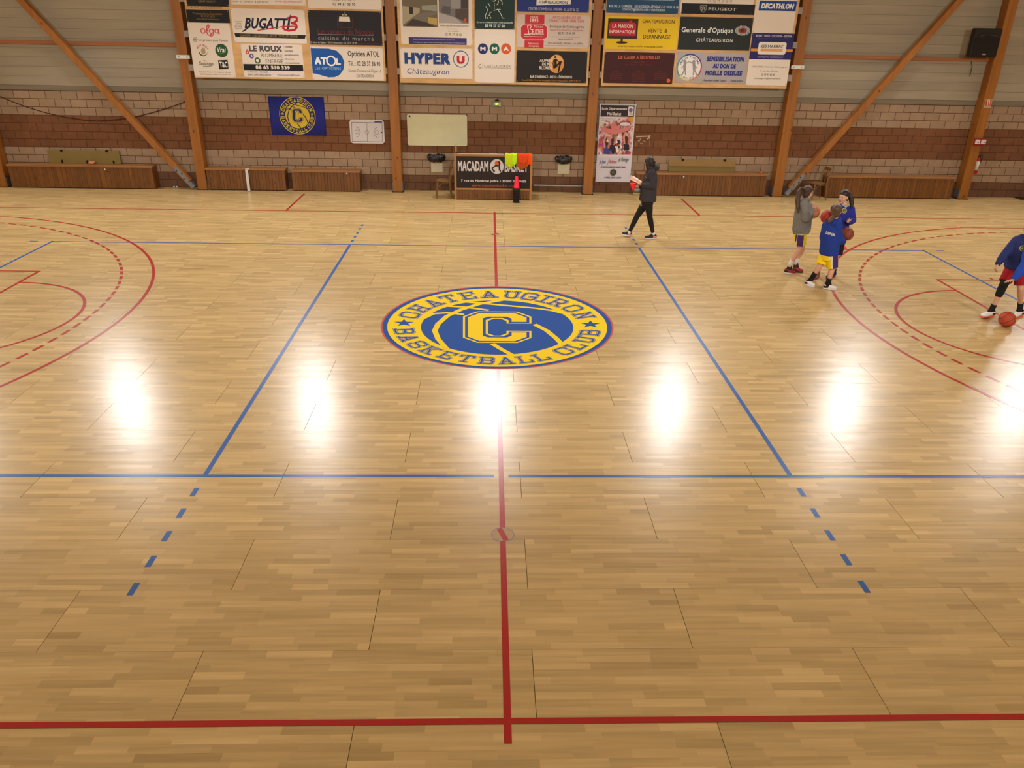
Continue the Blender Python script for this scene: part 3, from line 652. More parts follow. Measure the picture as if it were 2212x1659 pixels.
p.disc(1026, 186, 8, (206, 200, 110)); p.disc(1056, 184, 8, (206, 200, 110)); p.text('35, rue de la Madeleine 35410 CHÂTEAUGIRON', 912, 222, 1287, 244, HW, .01); p.text('02 99 37 57 58', 998, 254, 1203, 284, HW, .03); p.done(p.t)
p = sign('plain white sign with three letter discs, navy, green and orange', B_, 890, 306, 1306, 860, W_)
for cx, col, ch in ((977, (38, 44, 104), 'M'), (1097, (22, 92, 70), 'M'), (1218, (208, 92, 44), 'A')): p.disc(cx, 507, 52, col); p.text(ch, cx - 27, 488, cx + 27, 528, (232, 226, 220), .04)
p.text('CHÂTEAUGIRON', 990, 668, 1270, 702, (92, 84, 82), .005, 0, 1.1); p.box(990, 706, 1270, 709, (140, 130, 124)); p.box(973, 658, 976, 716, (140, 130, 124))
for a in range(50, 320, 45): p.disc(948 + 15 * math.cos(math.radians(a)), 688 + 18 * math.sin(math.radians(a)), 5, (128, 116, 110))
p.done(p.t)
p = sign('blue sign with a white label, top right of the middle panel', B_, 1332, -270, 2086, 126, (34, 50, 122)); p.poly([(1536, -40), (1894, -46), (1888, 44), (1532, 56)], (226, 220, 210)); p.text('CHÂTEAUGIRON', 1566, 2, 1856, 40, (34, 40, 104), .02); p.text('CENTRE COMMERCIAL UNIVER - 02 23 07 66 72', 1450, 80, 1968, 112, (190, 190, 206), .004); p.done(p.t)
p = sign('pale butcher sign with a red shield badge', B_, 1330, 152, 2082, 496, (206, 188, 176)); RB = (200, 46, 58)
p.box(1412, 152, 1612, 496, RB); p.poly([(1412, 246), (1600, 246), (1648, 274), (1648, 392), (1600, 418), (1412, 418), (1366, 392), (1366, 274)], (232, 216, 206)); p.poly([(1414, 252), (1598, 252), (1642, 278), (1642, 388), (1598, 412), (1414, 412), (1372, 388), (1372, 278)], RB)
LW = (236, 214, 206); p.text('DEPUIS', 1470, 170, 1552, 194, LW, .01); p.text('1895', 1470, 196, 1553, 232, LW, .02); p.text('Maison', 1505, 264, 1602, 288, LW, 0, .3); p.stroke([(1455, 352), (1440, 270), (1466, 258), (1480, 276), (1464, 300), (1490, 312), (1492, 344), (1466, 356), (1410, 356)], .018, LW); p.text('EUCHER', 1488, 300, 1610, 362, LW, .015); p.box(1404, 378, 1606, 383, LW); p.text('Fabrication', 1450, 440, 1562, 462, LW); p.text('Artisanale', 1452, 466, 1558, 488, LW)
p.text('ARTISAN BOUCHER', 1700, 168, 1996, 198, (196, 84, 84), .01); p.text('CHARCUTIER TRAITEUR', 1660, 202, 2028, 232, (196, 84, 84), .01); p.text('Boutique de Châteaugiron', 1672, 262, 2024, 298, (70, 58, 54), .005); p.text('Ouvert du mardi au dimanche', 1672, 300, 2020, 324, (190, 84, 78)); p.text('02 99 37 41 59', 1760, 334, 1930, 358, (70, 58, 54), .01); p.box(1690, 382, 1980, 386, (150, 130, 120)); p.text('www.beucher.fr', 1760, 394, 1914, 416, (110, 92, 86)); p.text('Vern sur Seiche - Rennes - Les Halles', 1650, 436, 2010, 460, (90, 76, 70)); p.text('et sur vos marchés de Rennes, Janzé, Noyal, Châteaugiron', 1618, 468, 2042, 482, (150, 130, 120)); p.done(p.t)
p = sign('black bar sign with a seated figure before an orange disc', B_, 1324, 530, 2056, 858, (34, 28, 26))
p.disc(1740, 664, 80, (214, 142, 66), ry=96); p.disc(1740, 664, 74, (222, 170, 98), ry=90, a0=20, a1=160)
p.disc(1730, 594, 11, (26, 20, 20)); p.poly([(1716, 612), (1748, 612), (1742, 650), (1752, 696), (1712, 716), (1718, 660)], (26, 20, 20)); p.stroke([(1746, 622), (1766, 644), (1800, 636)], .018, (26, 20, 20)); p.stroke([(1716, 705), (1786, 644), (1770, 700), (1762, 744)], .04, (26, 20, 20)); p.stroke([(1714, 620), (1706, 660), (1712, 706)], .02, (26, 20, 20))
for i, (s, a, b) in enumerate((('AUPRÈS', 1566, 1698), ('DE MA', 1592, 1694), ('BLONDE', 1562, 1698))): p.text(s, a, 610 + 39 * i, b, 644 + 39 * i, (222, 206, 186), .03)
p.text("BAR D'AMBIANCE - RESTO - ÉVÉNEMENTS", 1466, 778, 1904, 812, (210, 196, 180), .03); p.text('Zone UNIVER, 29 rue des compagnons, 35410 Châteaugiron - 02 99 37 80 27', 1380, 828, 1988, 850, (190, 130, 60)); p.done(p.t)
# --- right panel
p = sign('petrol blue sign with an address line, top left of the right panel', D_, 152, -270, 906, 140, (34, 72, 106)); p.text('RUE DE LA CARRIÈRE - 35510 CESSON-SÉVIGNÉ // 02 99 28 18 18', 172, 50, 890, 82, (196, 202, 206), .02); p.text('CONTACT@IDENTIC.COM // IDENTIC.COM', 312, 90, 750, 120, (196, 202, 206), .02); p.box(172, -6, 850, 0, (150, 170, 186)); p.done(p.t)
p = sign('white and black car-dealer sign with a lion shield', D_, 925, -270, 1684, 150, W_); p.box(925, 40, 1684, 150, K_); p.text('Tél : 02 99 37 58 11', 1183, -2, 1448, 24, (90, 84, 84)); p.poly([(1116, 60), (1150, 50), (1186, 56), (1184, 104), (1150, 134), (1118, 106)], (150, 142, 136)); p.poly([(1122, 66), (1150, 57), (1180, 62), (1178, 102), (1150, 126), (1124, 102)], (40, 34, 34)); p.stroke([(1134, 80), (1150, 68), (1168, 80), (1158, 92), (1172, 104)], .02, (170, 162, 156)); p.stroke([(1140, 92), (1134, 110)], .02, (170, 162, 156)); p.text('PEUGEOT', 1204, 80, 1494, 112, (200, 192, 184), .02, 0, 1.1); p.done(p.t)
p = sign('white sports-shop sign with a blue name strip at the right end', D_, 1697, -270, 2125, 344, W_); p.box(1730, 10, 2118, 114, (30, 66, 138)); p.text('DECATHLON', 1752, 36, 2094, 92, (230, 226, 216), .05, .18); p.done(p.t)
p = sign('estate-agent sign, navy and white with an orange stripe, under the blue name strip', D_, 1628, 346, 2056, 888, W_); p.box(1644, 346, 2080, 618, (42, 36, 92)); p.box(1644, 508, 2080, 536, (214, 142, 38)); p.box(1720, 437, 2010, 568, (230, 220, 208), .18); p.text('KERMARREC', 1748, 466, 1982, 500, (66, 58, 62), .015); p.box(1746, 508, 1974, 534, (214, 152, 92)); p.text('HABITATION', 1776, 513, 1946, 529, (228, 180, 130)); p.text('ACHAT - VENTE - LOCATION - GESTION', 1694, 362, 2070, 386, (190, 182, 196), .03, .2); p.text('Depuis 3 générations à votre service', 1722, 396, 2034, 410, (110, 100, 140)); p.text('kermarrec-habitation.fr', 1716, 578, 1982, 602, (170, 160, 180), .005)
p.text('KERMARREC Habitation Châteaugiron', 1652, 686, 2018, 706, (130, 118, 116)); p.text('21 rue Saint Nicolas', 1736, 728, 1922, 748, (150, 140, 136)); p.text('02 99 37 63 83', 1752, 764, 1894, 786, (88, 80, 80), .01); p.text('chateaugiron@kermarrec.fr', 1678, 804, 1952, 828, (100, 92, 92)); p.done(p.t)
p = sign('yellow computer-shop sign with a black television drawing', D_, 130, 172, 884, 514, (226, 188, 24))
p.poly([(164, 190), (478, 196), (462, 406), (150, 398)], (58, 38, 26)); p.poly([(196, 230), (380, 232), (384, 212), (410, 212), (412, 234), (440, 236), (454, 256), (446, 374), (168, 370), (176, 246)], (190, 34, 50)); p.text('LA MAISON', 206, 252, 420, 290, (232, 216, 206), .02); p.text('INFORMATIQUE', 176, 312, 442, 352, (232, 216, 206), .02); p.box(292, 402, 314, 438, (58, 38, 26)); p.disc(302, 442, 60, (58, 38, 26), ry=13)
p.text('CHATEAUGIRON', 518, 204, 852, 242, (66, 46, 22), .01); p.text('VENTE  &', 572, 298, 778, 338, (66, 46, 22), .01); p.text('DEPANNAGE', 526, 362, 810, 402, (66, 46, 22), .01); p.text('www.maisoninformatique.com', 266, 470, 726, 500, (66, 46, 22), .005); p.done(p.t)
p = sign('dark green-black optician sign with a dotted eye', D_, 898, 180, 1650, 520, (36, 40, 36)); p.text("Generale d'Optique", 924, 284, 1464, 356, (222, 220, 212), .012); p.text('CHÂTEAUGIRON', 1074, 390, 1458, 436, (196, 192, 182), .015, 0, 1.15)
for q in range(1, 6):
    for i in range(8 + 5 * q):
        t = 2 * PI * i / (8 + 5 * q) + q * .3; p.disc(1557 + (14 + 12 * q) * math.cos(t), 318 + (8 + 8 * q) * math.sin(t), 4.2, (206, 198, 190) if q > 2 else (170, 70, 56))
p.disc(1557, 318, 12, (90, 30, 24)); p.done(p.t)
p = sign('dark maroon wine-shop sign with orange capitals', D_, 118, 544, 842, 868, (64, 22, 22)); OR_ = (206, 110, 66)
for s, a, b, h in (('L', 268, 290, 575), ('E', 292, 314, 582), ('C', 326, 354, 575), ('ASIER', 356, 446, 582), ('À', 456, 482, 578), ('B', 496, 520, 575), ('OUTEILLES', 522, 702, 582)): p.text(s, a, h, b, 612, OR_, .01)
DM = (120, 56, 48); p.text('Cave à Vins', 416, 634, 544, 654, DM); p.text('Vins et Spiritueux - Bières - Whiskies', 340, 664, 624, 684, DM)
for cx, n in ((246, 5), (474, 6), (702, 5)):
    for i in range(n): p.text(('Livraison', 'Le Casier à Bouteilles', 'Zone artisanale', '35410 Châteaugiron', 'Tél. 02 99 37 30 00', 'du lundi au samedi')[i], cx - (24 if i == 0 else 66), 736 + 20 * i, cx + (24 if i == 0 else 66), 750 + 20 * i, DM)
p.disc(788, 838, 19, (216, 100, 50)); p.box(778, 834, 798, 838, (150, 50, 24)); p.done(p.t)
p = sign('grey awareness sign with two figures in a rainbow ring', D_, 866, 548, 1606, 862, (168, 160, 160))
ring = ((60, 62, 140), (110, 60, 120), (176, 60, 90), (206, 120, 70), (206, 200, 110), (90, 150, 100), (70, 140, 150))
for i, c in enumerate(ring): p.disc(1005, 700, 132, c, ry=140, a0=120 - i * 51.5, a1=120 - (i + 1) * 51.5, inner=.9)
p.disc(1005, 700, 118, (226, 220, 214), ry=126)
for cx, m in ((960, -1), (1052, 1)):
    p.disc(cx, 640, 16, (146, 140, 140)); p.stroke([(cx, 656), (cx - m * -4, 718)], .07, (146, 140, 140)); p.stroke([(cx, 664), (1006 - m * -4, 642)], .022, (146, 140, 140)); p.stroke([(cx, 668), (cx + m * 34, 706)], .022, (146, 140, 140)); p.stroke([(cx, 714), (cx + m * 30, 776), (cx + m * 40, 778)], .03, (146, 140, 140)); p.stroke([(cx, 714), (cx - m * 6, 776)], .03, (146, 140, 140))
p.arctext('MOELLE TICOLORE', 1005, 700, 100, 158, 22, 17, (52, 50, 60), .02); p.arctext('2002 2022', 1005, 700, 104, -118, -62, 13, (70, 64, 60), .02, True)
IB = (50, 48, 122)
p.text('SENSIBILISATION', 1186, 588, 1576, 640, IB, .05, .1); p.text('AU DON DE', 1250, 664, 1490, 710, IB, .05, .1); p.text('MOELLE OSSEUSE', 1170, 734, 1554, 784, IB, .05, .1); p.text('f Association Moelle Ticolore', 1142, 826, 1390, 846, (58, 50, 60), .015); p.text('moelle.ticolore', 1436, 830, 1560, 848, (58, 50, 60), .015); p.disc(1420, 838, 8, (206, 130, 150)); p.done(p.t)

# ================================================================== THINGS ON THE WALL
def wbox(px0, py0, px1, py1, y): p = Print(0, 0, 1, y); return p.rect(px0, py0, px1, py1)
# club banner
a, b, c, d = wbox(583, 209, 702, 292, YW - .02)
t = thing('club_banner', 'blue cloth banner with a yellow ball emblem on the block wall', 'banner', ((a + b) / 2, YW, c))
bm = B(); n = 24; yy = lambda i: YW - .018 - .006 * math.sin(i * 1.7)
for i in range(n):
    xa, xb = a + (b - a) * i / n, a + (b - a) * (i + 1) / n; bm.faces.new([bm.verts.new(q) for q in ((xa, yy(i), c), (xb, yy(i + 1), c), (xb, yy(i + 1), d), (xa, yy(i), d))])
bmesh.ops.remove_doubles(bm, verts=bm.verts[:], dist=1e-5); o = obj('cloth', bm, M('banner_blue', (44, 50, 138), .8, .2, noise=((3, 3, 3), .05)), t, True); sm = o.modifiers.new('thick', 'SOLIDIFY'); sm.thickness = .004
cx, cz = Print(0, 0, 1, YW).pt(643, 249.6); R_ = .475; layb = {}
def put_wall(l, poly, col):
    m = layb.setdefault(col, B()); vs = [m.verts.new((cx + R_ * u, YW - .0265 - .0006 * l - (.00004 * (len(m.faces) % 13) if l > 3.9 else 0), cz + R_ * v)) for u, v in poly]
    try:
        f = m.faces.new(vs); f.normal_update()
        if f.normal.y > 0: f.normal_flip()
    except ValueError: pass
emblem(put_wall, 'y', 'b', None, rim='b', ringed=True)
eo = obj('emblem', layb['y'], C((214, 184, 50)), t); obj('emblem_blue', layb['b'], C((34, 36, 92)), eo)
# magnetic coaching board
a, b, c, d = wbox(756, 258.5, 830, 310, YW - .03)
t = thing('coaching_board', 'small white coaching board with a court diagram and cut corners', 'whiteboard', ((a + b) / 2, YW, c)); k = .05
def octo(bm, a, b, c, d, k, y0, y1):
    P = [(a + k, c), (b - k, c), (b, c + k), (b, d - k), (b - k, d), (a + k, d), (a, d - k), (a, c + k)]
    f0 = [bm.verts.new((x, y0, z)) for x, z in P]; f1 = [bm.verts.new((x, y1, z)) for x, z in P]; bm.faces.new(f0); bm.faces.new(f1[::-1])
    for i in range(8): bm.faces.new((f0[i], f1[i], f1[(i + 1) % 8], f0[(i + 1) % 8]))
    bmesh.ops.recalc_face_normals(bm, faces=bm.faces[:]); return bm
obj('frame', octo(B(), a, b, c, d, k, YW - .028, YW - .001), C((214, 206, 204)), t); obj('writing_surface', octo(B(), a + .04, b - .04, c + .04, d - .04, .03, YW - .031, YW - .026), C((206, 198, 194)), t)
p = Print(400, 180, 4.424, YW - .0315); LG = (120, 112, 116); p.stroke([(1590, 372), (1880, 378), (1888, 560), (1596, 555), (1590, 372)], .012, LG); p.stroke([(1736, 374), (1742, 558)], .01, LG); p.disc(1738, 466, 20, LG, inner=.85); p.disc(1622, 464, 52, LG, a0=-75, a1=75, inner=.92); p.disc(1852, 470, 52, LG, a0=105, a1=255, inner=.92); p.disc(1640, 464, 20, LG, inner=.85); p.disc(1832, 468, 20, LG, inner=.85); p.box(1808, 362, 1882, 374, (70, 66, 110)); p.disc(1877, 470, 6, (60, 40, 40)); p.done(t, 'court_diagram')
# cream pin board
a, b, c, d = wbox(880, 247.5, 1009, 315, YW - .03); t = thing('wall_board', 'large blank cream board fixed to the blocks beside the exit lamp', 'board', ((a + b) / 2, YW, c))
obj('panel', box(B(), (a + .015, YW - .022, c + .015), (b - .015, YW - .001, d - .015)), cream, t); bm = B()
for q in ((a, c, b, c + .018), (a, d - .018, b, d), (a, c, a + .018, d), (b - .018, c, b, d)): box(bm, (q[0], YW - .03, q[1]), (q[2], YW - .002, q[3]))
obj('frame', bm, C((214, 206, 172)), t); bm = box(B(), (a + .05, YW - .032, d - .07), (a + .09, YW - .02, d - .035)); obj('pin', bm, subfloor, t)
# exit lamp
a, b, c, d = wbox(1063, 219, 1084, 231, YW - .06); t = thing('exit_sign', 'small lit exit lamp with a yellow-green arrow above the cream board', 'exit sign', ((a + b) / 2, YW, c))
obj('housing', box(B(), (a, YW - .055, c), (b, YW - .001, d), 0, .008), C((128, 134, 112)), t); bm = B(); box(bm, ((a + b) / 2 - .05, YW - .045, d), ((a + b) / 2 + .05, YW - .001, d + .04), 0, .01); obj('mounting', bm, subfloor, t)
p = Print(840, 190, 4.809, YW - .056); EG = M('exit_green_glow', (214, 226, 40), .5, .2, emit=1.6); p.stroke([(1112, 168), (1135, 168)], .035, EG); p.poly([(1116, 154), (1100, 168), (1116, 182)], EG); p.box(1144, 152, 1160, 188, C((206, 214, 190))); p.stroke([(1152, 158), (1148, 170), (1156, 184)], .012, C((120, 130, 90))); p.stroke([(1100, 160), (1090, 168), (1100, 176)], .01, C((200, 206, 180))); p.done(t, 'arrow_pictogram')
# tall poster banner
a, b, c, d = wbox(1291, 226, 1367.5, 392, YW - .05); YB = YW - .055
t = thing('poster_banner', 'tall white mini-basket poster with a painted crowd of players', 'poster', ((a + b) / 2, YW, c)); obj('sheet', box(B(), (a, YB, c), (b, YB + .006, d)), C((214, 206, 212)), t)
bm = B(); box(bm, (a - .02, YB - .006, d - .012), (b + .02, YB + .016, d + .02)); obj('top_bar', bm, C((200, 196, 196)), t); bm = B(); box(bm, (a, YB - .004, c - .012), (b, YB + .01, c + .01)); obj('bottom_bar', bm, C((206, 204, 208)), t)
splash = bpy.data.materials.new('painted_splash'); splash.use_nodes = True; nt = splash.node_tree; N = nt.nodes; K = nt.links
tc = N.new('ShaderNodeTexCoord'); nz = N.new('ShaderNodeTexNoise'); nz.inputs['Scale'].default_value = 3.1; nz.inputs['Detail'].default_value = 5; nz.inputs['Distortion'].default_value = 1.6; K.new(tc.outputs['Object'], nz.inputs['Vector'])
rp = N.new('ShaderNodeValToRGB'); rp.color_ramp.interpolation = 'LINEAR'
stops = ((.25, (60, 30, 40)), (.34, (70, 90, 130)), (.41, (190, 70, 80)), (.47, (206, 120, 110)), (.52, (222, 190, 186)), (.57, (214, 206, 206)), (.62, (206, 172, 90)), (.68, (170, 70, 120)), (.76, (220, 214, 214)))
while len(rp.color_ramp.elements) < len(stops): rp.color_ramp.elements.new(.5)
for e, (q, col) in zip(rp.color_ramp.elements, stops): e.position = q; e.color = (*L3(col), 1)
K.new(nz.outputs[0], rp.inputs[0]); K.new(rp.outputs[0], N['Principled BSDF'].inputs['Base Color']); N['Principled BSDF'].inputs['Roughness'].default_value = .6
p = Print(1260, 190, 4.809, YB); p.box(182, 168, 530, 298, (52, 42, 48)); p.text('Ecole Départementale', 194, 204, 455, 234, (226, 214, 206), .02); p.text('Mini-Basket', 250, 252, 394, 284, (226, 214, 206), .02); p.box(465, 194, 522, 288, (226, 220, 216), .15); p.disc(493, 230, 20, (120, 100, 150)); p.box(478, 256, 508, 262, (170, 90, 100)); p.text('FFBB', 474, 268, 514, 280, (90, 90, 120))
p.box(162, 300, 508, 692, splash)
p.poly([(168, 300), (400, 300), (350, 330), (240, 345), (172, 385)], (216, 208, 210)); p.text('AVEC LE MÊME MAILLOT', 190, 312, 340, 326, (120, 110, 116)); p.text("J'APPRENDS, JE M'AMUSE", 184, 336, 356, 350, (120, 110, 116)); p.disc(432, 372, 64, (176, 52, 66), ry=26, inner=.82); p.disc(432, 374, 54, (220, 206, 206), ry=18)
p.poly([(486, 300), (524, 300), (520, 348), (470, 340)], (206, 166, 40))
rq = random.Random(12); PAL = ((206, 130, 120), (196, 96, 92), (176, 52, 66), (222, 200, 196), (120, 92, 74), (60, 40, 46), (226, 216, 216), (206, 150, 130)); LOW = ((70, 62, 130), (176, 60, 130), (214, 186, 70), (226, 216, 216), (60, 90, 130), (190, 70, 64), (46, 36, 44), (206, 160, 110), (226, 216, 216))
for q in range(110):
    cy = rq.uniform(350, 690); cx = rq.uniform(190, 486) - (cy - 500) * .05; r = rq.uniform(9, 27); n = rq.randint(5, 8); a0 = rq.uniform(0, 6)
    p.poly([(cx + r * rq.uniform(.4, 1.1) * math.cos(a0 + 2 * PI * k / n), cy + 1.3 * r * rq.uniform(.4, 1.1) * math.sin(a0 + 2 * PI * k / n)) for k in range(n)], rq.choice(PAL if cy < 540 else LOW))
for cx, cy in ((300, 606), (446, 598), (240, 640)): p.poly([(cx - 30, cy + 44), (cx - 26, cy - 20), (cx - 8, cy - 44), (cx + 12, cy - 42), (cx + 28, cy - 10), (cx + 30, cy + 46)], (46, 36, 44) if cx != 240 else (70, 66, 140)); p.disc(cx + 2, cy - 62, 16, (70, 46, 40), ry=20); p.stroke([(cx - 20, cy - 20), (cx - 26, cy - 90), (cx - 6, cy - 140)], .05, (206, 140, 120)); p.stroke([(cx + 20, cy - 18), (cx + 34, cy - 84), (cx + 20, cy - 130)], .05, (196, 120, 104))
p.disc(318, 404, 32, (206, 120, 110), ry=42); p.stroke([(330, 470), (352, 430), (372, 392)], .07, (206, 130, 120)); p.disc(340, 480, 26, (150, 90, 70)); p.disc(432, 372, 64, (176, 52, 66), ry=26, inner=.82); p.disc(432, 374, 54, (220, 206, 206), ry=18)
for xx in range(-3, 4): p.stroke([(432 + xx * 14, 388), (428 + xx * 9, 430)], .006, (226, 220, 220))
p.poly([(176, 400), (300, 430), (420, 420), (500, 390), (470, 440), (330, 480), (190, 450)], (206, 120, 116)); p.poly([(150, 690), (500, 690), (490, 716), (150, 716)], (216, 204, 206))
p.text('je Joue', 166, 744, 232, 796, (48, 66, 150), .01, .4); p.text("j'Adore", 250, 742, 345, 796, (180, 40, 62), .01, .4); p.text('je Partage', 362, 722, 468, 776, (66, 96, 90), .01, .4)
p.text('CHATEAUGIRON BASKET BALL', 180, 812, 446, 830, (70, 62, 66), .03); p.disc(310, 876, 34, (96, 90, 60)); p.disc(310, 876, 27, (52, 50, 46)); p.disc(310, 876, 18, (110, 104, 80)); p.text('C', 300, 864, 320, 888, (40, 40, 44), .05); p.text('LABEL 2021-2024', 218, 922, 392, 938, (84, 76, 80), .03); p.done(t, 'poster_print')
# conduit, socket, low pipe, chalk marks, rope
a = ony(1294, 222, YW - .03); b = ony(1291.5, 297, YW - .03); t = thing('wall_conduit', 'thin pale vertical conduit with a small box, left of the tall poster', 'conduit', (a.x, YW, b.z)); obj('pipe', wire(B(), [(a.x, YW - .02, a.z), (a.x, YW - .02, b.z)], .013, 8), C((150, 142, 136)), t); obj('junction_box', box(B(), (a.x - .05, YW - .05, b.z - .09), (a.x + .03, YW - .001, b.z), 0, .008), C((140, 132, 126)), t)
a, b, c, d = wbox(1355, 373.5, 1366, 383, YW - .02); t = thing('wall_socket', 'small beige socket on the blocks at the foot of the poster', 'socket', ((a + b) / 2, YW, c)); obj('plate', box(B(), (a, YW - .02, c), (b, YW - .001, d), 0, .006), C((176, 146, 108)), t); obj('insert', box(B(), (a + .03, YW - .024, c + .025), (b - .03, YW - .018, d - .025), 0, .004), C((140, 112, 80)), t)
a = ony(1152, 400.5, YW - .05); b = ony(1257, 402.5, YW - .05); t = thing('wall_pipe', 'white horizontal pipe low on the wall right of the scorer desk', 'pipe', (a.x, YW, a.z)); obj('pipe', wire(B(), [(a.x, YW - .035, a.z), (b.x, YW - .035, a.z)], .02, 8), C((176, 166, 156)), t); bm = B()
for q in (.15, .55, .95): xx = a.x + (b.x - a.x) * q; box(bm, (xx - .012, YW - .06, a.z - .03), (xx + .012, YW, a.z + .03))
pieces('clip', bm, steel, t)
p = Print(1260, 190, 4.809, YW - .0005); p.stroke([(552, 506), (690, 500)], .03, (196, 170, 140)); p.stroke([(692, 496), (684, 516), (668, 528)], .04, (196, 170, 140)); p.stroke([(570, 546), (578, 556), (602, 518)], .02, (186, 160, 130)); p.stroke([(620, 545), (648, 560)], .018, (170, 140, 112)); p.stroke([(592, 572), (602, 584), (618, 570)], .018, (170, 140, 112)); p.stroke([(550, 560), (546, 600)], .014, (150, 120, 94)); p.stroke([(690, 528), (686, 604)], .012, (150, 120, 94)); p.stroke([(660, 506), (656, 548)], .012, (150, 120, 94))
o = p.done(None, 'chalk_marking'); tag(o, 'white chalk goal drawing with ticks on the brown blocks', 'marking')
bm = B(); pts = [(0, 208.5), (30, 221), (60, 232), (100, 244), (140, 253), (180, 259), (210, 261), (250, 258.5), (285, 254), (330, 243), (370, 231), (402, 219)]; L = [ony(x, y, YW - .16 if x < 280 else YW - .1) for x, y in pts]
L.insert(0, ony(-40, 190, YW - .12)); tag(obj('hanging_cable', wire(bm, L, .011, 6), M('dark_cable', (58, 36, 24), .7, .2), smooth=True), 'dark cable sagging across the blocks behind the left brace', 'cable')
# loudspeaker
ys = YC - .10; a, b, c, d = wbox(2102, 61, 2160, 124, ys - .16)
t = thing('loudspeaker', 'black wall loudspeaker mounted on the column at the right end', 'speaker', ((a + b) / 2, ys, c)); bm = box(B(), (a, ys - .16, c), (b, ys + .04, d), 0, .02); obj('cabinet', bm, black_plastic, t)
obj('grille', box(B(), (a + .03, ys - .172, c + .03), (b - .03, ys - .158, c + (d - c) * .66), 0, .006), M('speaker_grille', (34, 27, 24), .8, .2, bump=((160, 160, 160), .5)), t)
bm = B(); zc = c + (d - c) * .78; xc = (a + b) / 2; hw = (b - a) * .33
loft(bm, [((xc, ys - .159, zc), hw, .06), ((xc, ys - .172, zc), hw, .06)], (1, 0, 0), 20); obj('horn', bm, M('speaker_horn', (16, 13, 13), .4, .4), t)
bm = B(); pts = [(xc + hw * math.cos(u), ys - .176, zc - .055 + .05 * math.sin(u)) for u in [PI * i / 10 for i in range(11)]]
for q0, q1 in zip(pts, pts[1:]): beam(bm, q0, q1, .012, .02, (0, 1, 0))
obj('horn_lip', bm, C((74, 62, 56)), t); obj('badge', box(B(), (xc - .045, ys - .176, c + .055), (xc + .05, ys - .170, c + .085)), C((150, 142, 104)), t)
obj('bracket', box(B(), (b - .12, ys + .04, c + .15), (b + .02, YC, c + .32)), black_plastic, t)
q0 = ony(2098, 130, YW - .08); q1 = ony(2100, 144, YW - .08); q2 = ony(2095, 165, YW - .08); tag(obj('speaker_cable', wire(B(), [q0, q1, q2], .009, 6), M('dark_cable', (58, 36, 24))), 'short loose cable end hanging under the loudspeaker', 'cable')
# fire signs and extinguisher on the right-hand column
a, b, c, d = wbox(2127, 214, 2142, 233, YC); t = thing('fire_sign', 'small red and white extinguisher sign on the right-hand column', 'sign', ((a + b) / 2, YC, c)); obj('plate', box(B(), (a, YC - .006, c), (b, YC - .0005, d)), C((176, 150, 120)), t); p = Print(0, 0, 1, YC - .0065); p.box(2129, 215.5, 2141, 228, (176, 72, 44)); p.stroke([(2133, 227), (2134, 217), (2138, 217)], .03, (206, 180, 150)); p.stroke([(2138, 218), (2137, 226)], .03, (206, 180, 150)); p.done(t, 'pictogram')
a, b, c, d = wbox(2105.5, 299, 2131, 315, YC - .06); t = thing('fire_call_box', 'red box with two white call buttons on the right-hand column', 'alarm box', ((a + b) / 2, YC, c)); obj('back_plate', box(B(), (a, YC - .04, c), (b, YC - .0005, d), 0, .006), C((140, 34, 34)), t); h = (b - a) / 2
for i in (0, 1):
    o = obj('button_face', box(B(), (a + .02 + i * h, YC - .056, c + .04), (a + h - .008 + i * h, YC - .038, d - .035), 0, .006), C((214, 200, 200)), t); obj('key_spot', box(B(), (a + h * .55 + i * h, YC - .059, c + .075), (a + h * .7 + i * h, YC - .055, c + .1)), C((60, 30, 30)), o)
e0 = ony(2114.5, 375, YC + .06); e1 = ony(2117, 345, YC + .06); xe = colx[5] + .1225 + .072; t = thing('fire_extinguisher', 'red fire extinguisher with a white label on the side of the right-hand column', 'extinguisher', (xe, YC + .06, e0.z)); zb, zt = e0.z, e1.z + .03
bm = B(); lathe(bm, [(.055, zb), (.062, zb + .02), (.062, zt - .05), (.03, zt), (.025, zt + .03)], (xe, YC + .08, 0), 18); obj('cylinder', bm, C((176, 28, 24)), t, True); bm = B(); lathe(bm, [(.0635, zb + .09), (.0635, zt - .07)], (xe, YC + .08, 0), 18); obj('label', bm, C((206, 198, 184)), t, True)
bm = B(); box(bm, (xe - .035, YC + .06, zt + .03), (xe + .035, YC + .1, zt + .06)); obj('valve', bm, black_plastic, t); obj('wall_bracket', box(B(), (colx[5] + .1225, YC + .06, zt - .16), (xe - .04, YC + .1, zt - .1)), black_plastic, t); bm = wire(B(), [(xe, YC + .08, zt + .05), (xe + .07, YC + .06, zt + .1), (xe + .09, YC + .06, zt + .0), (xe + .068, YC + .07, zt - .12), (xe + .064, YC + .07, zb + .12)], .011, 8); obj('hose', bm, black_plastic, t, True)

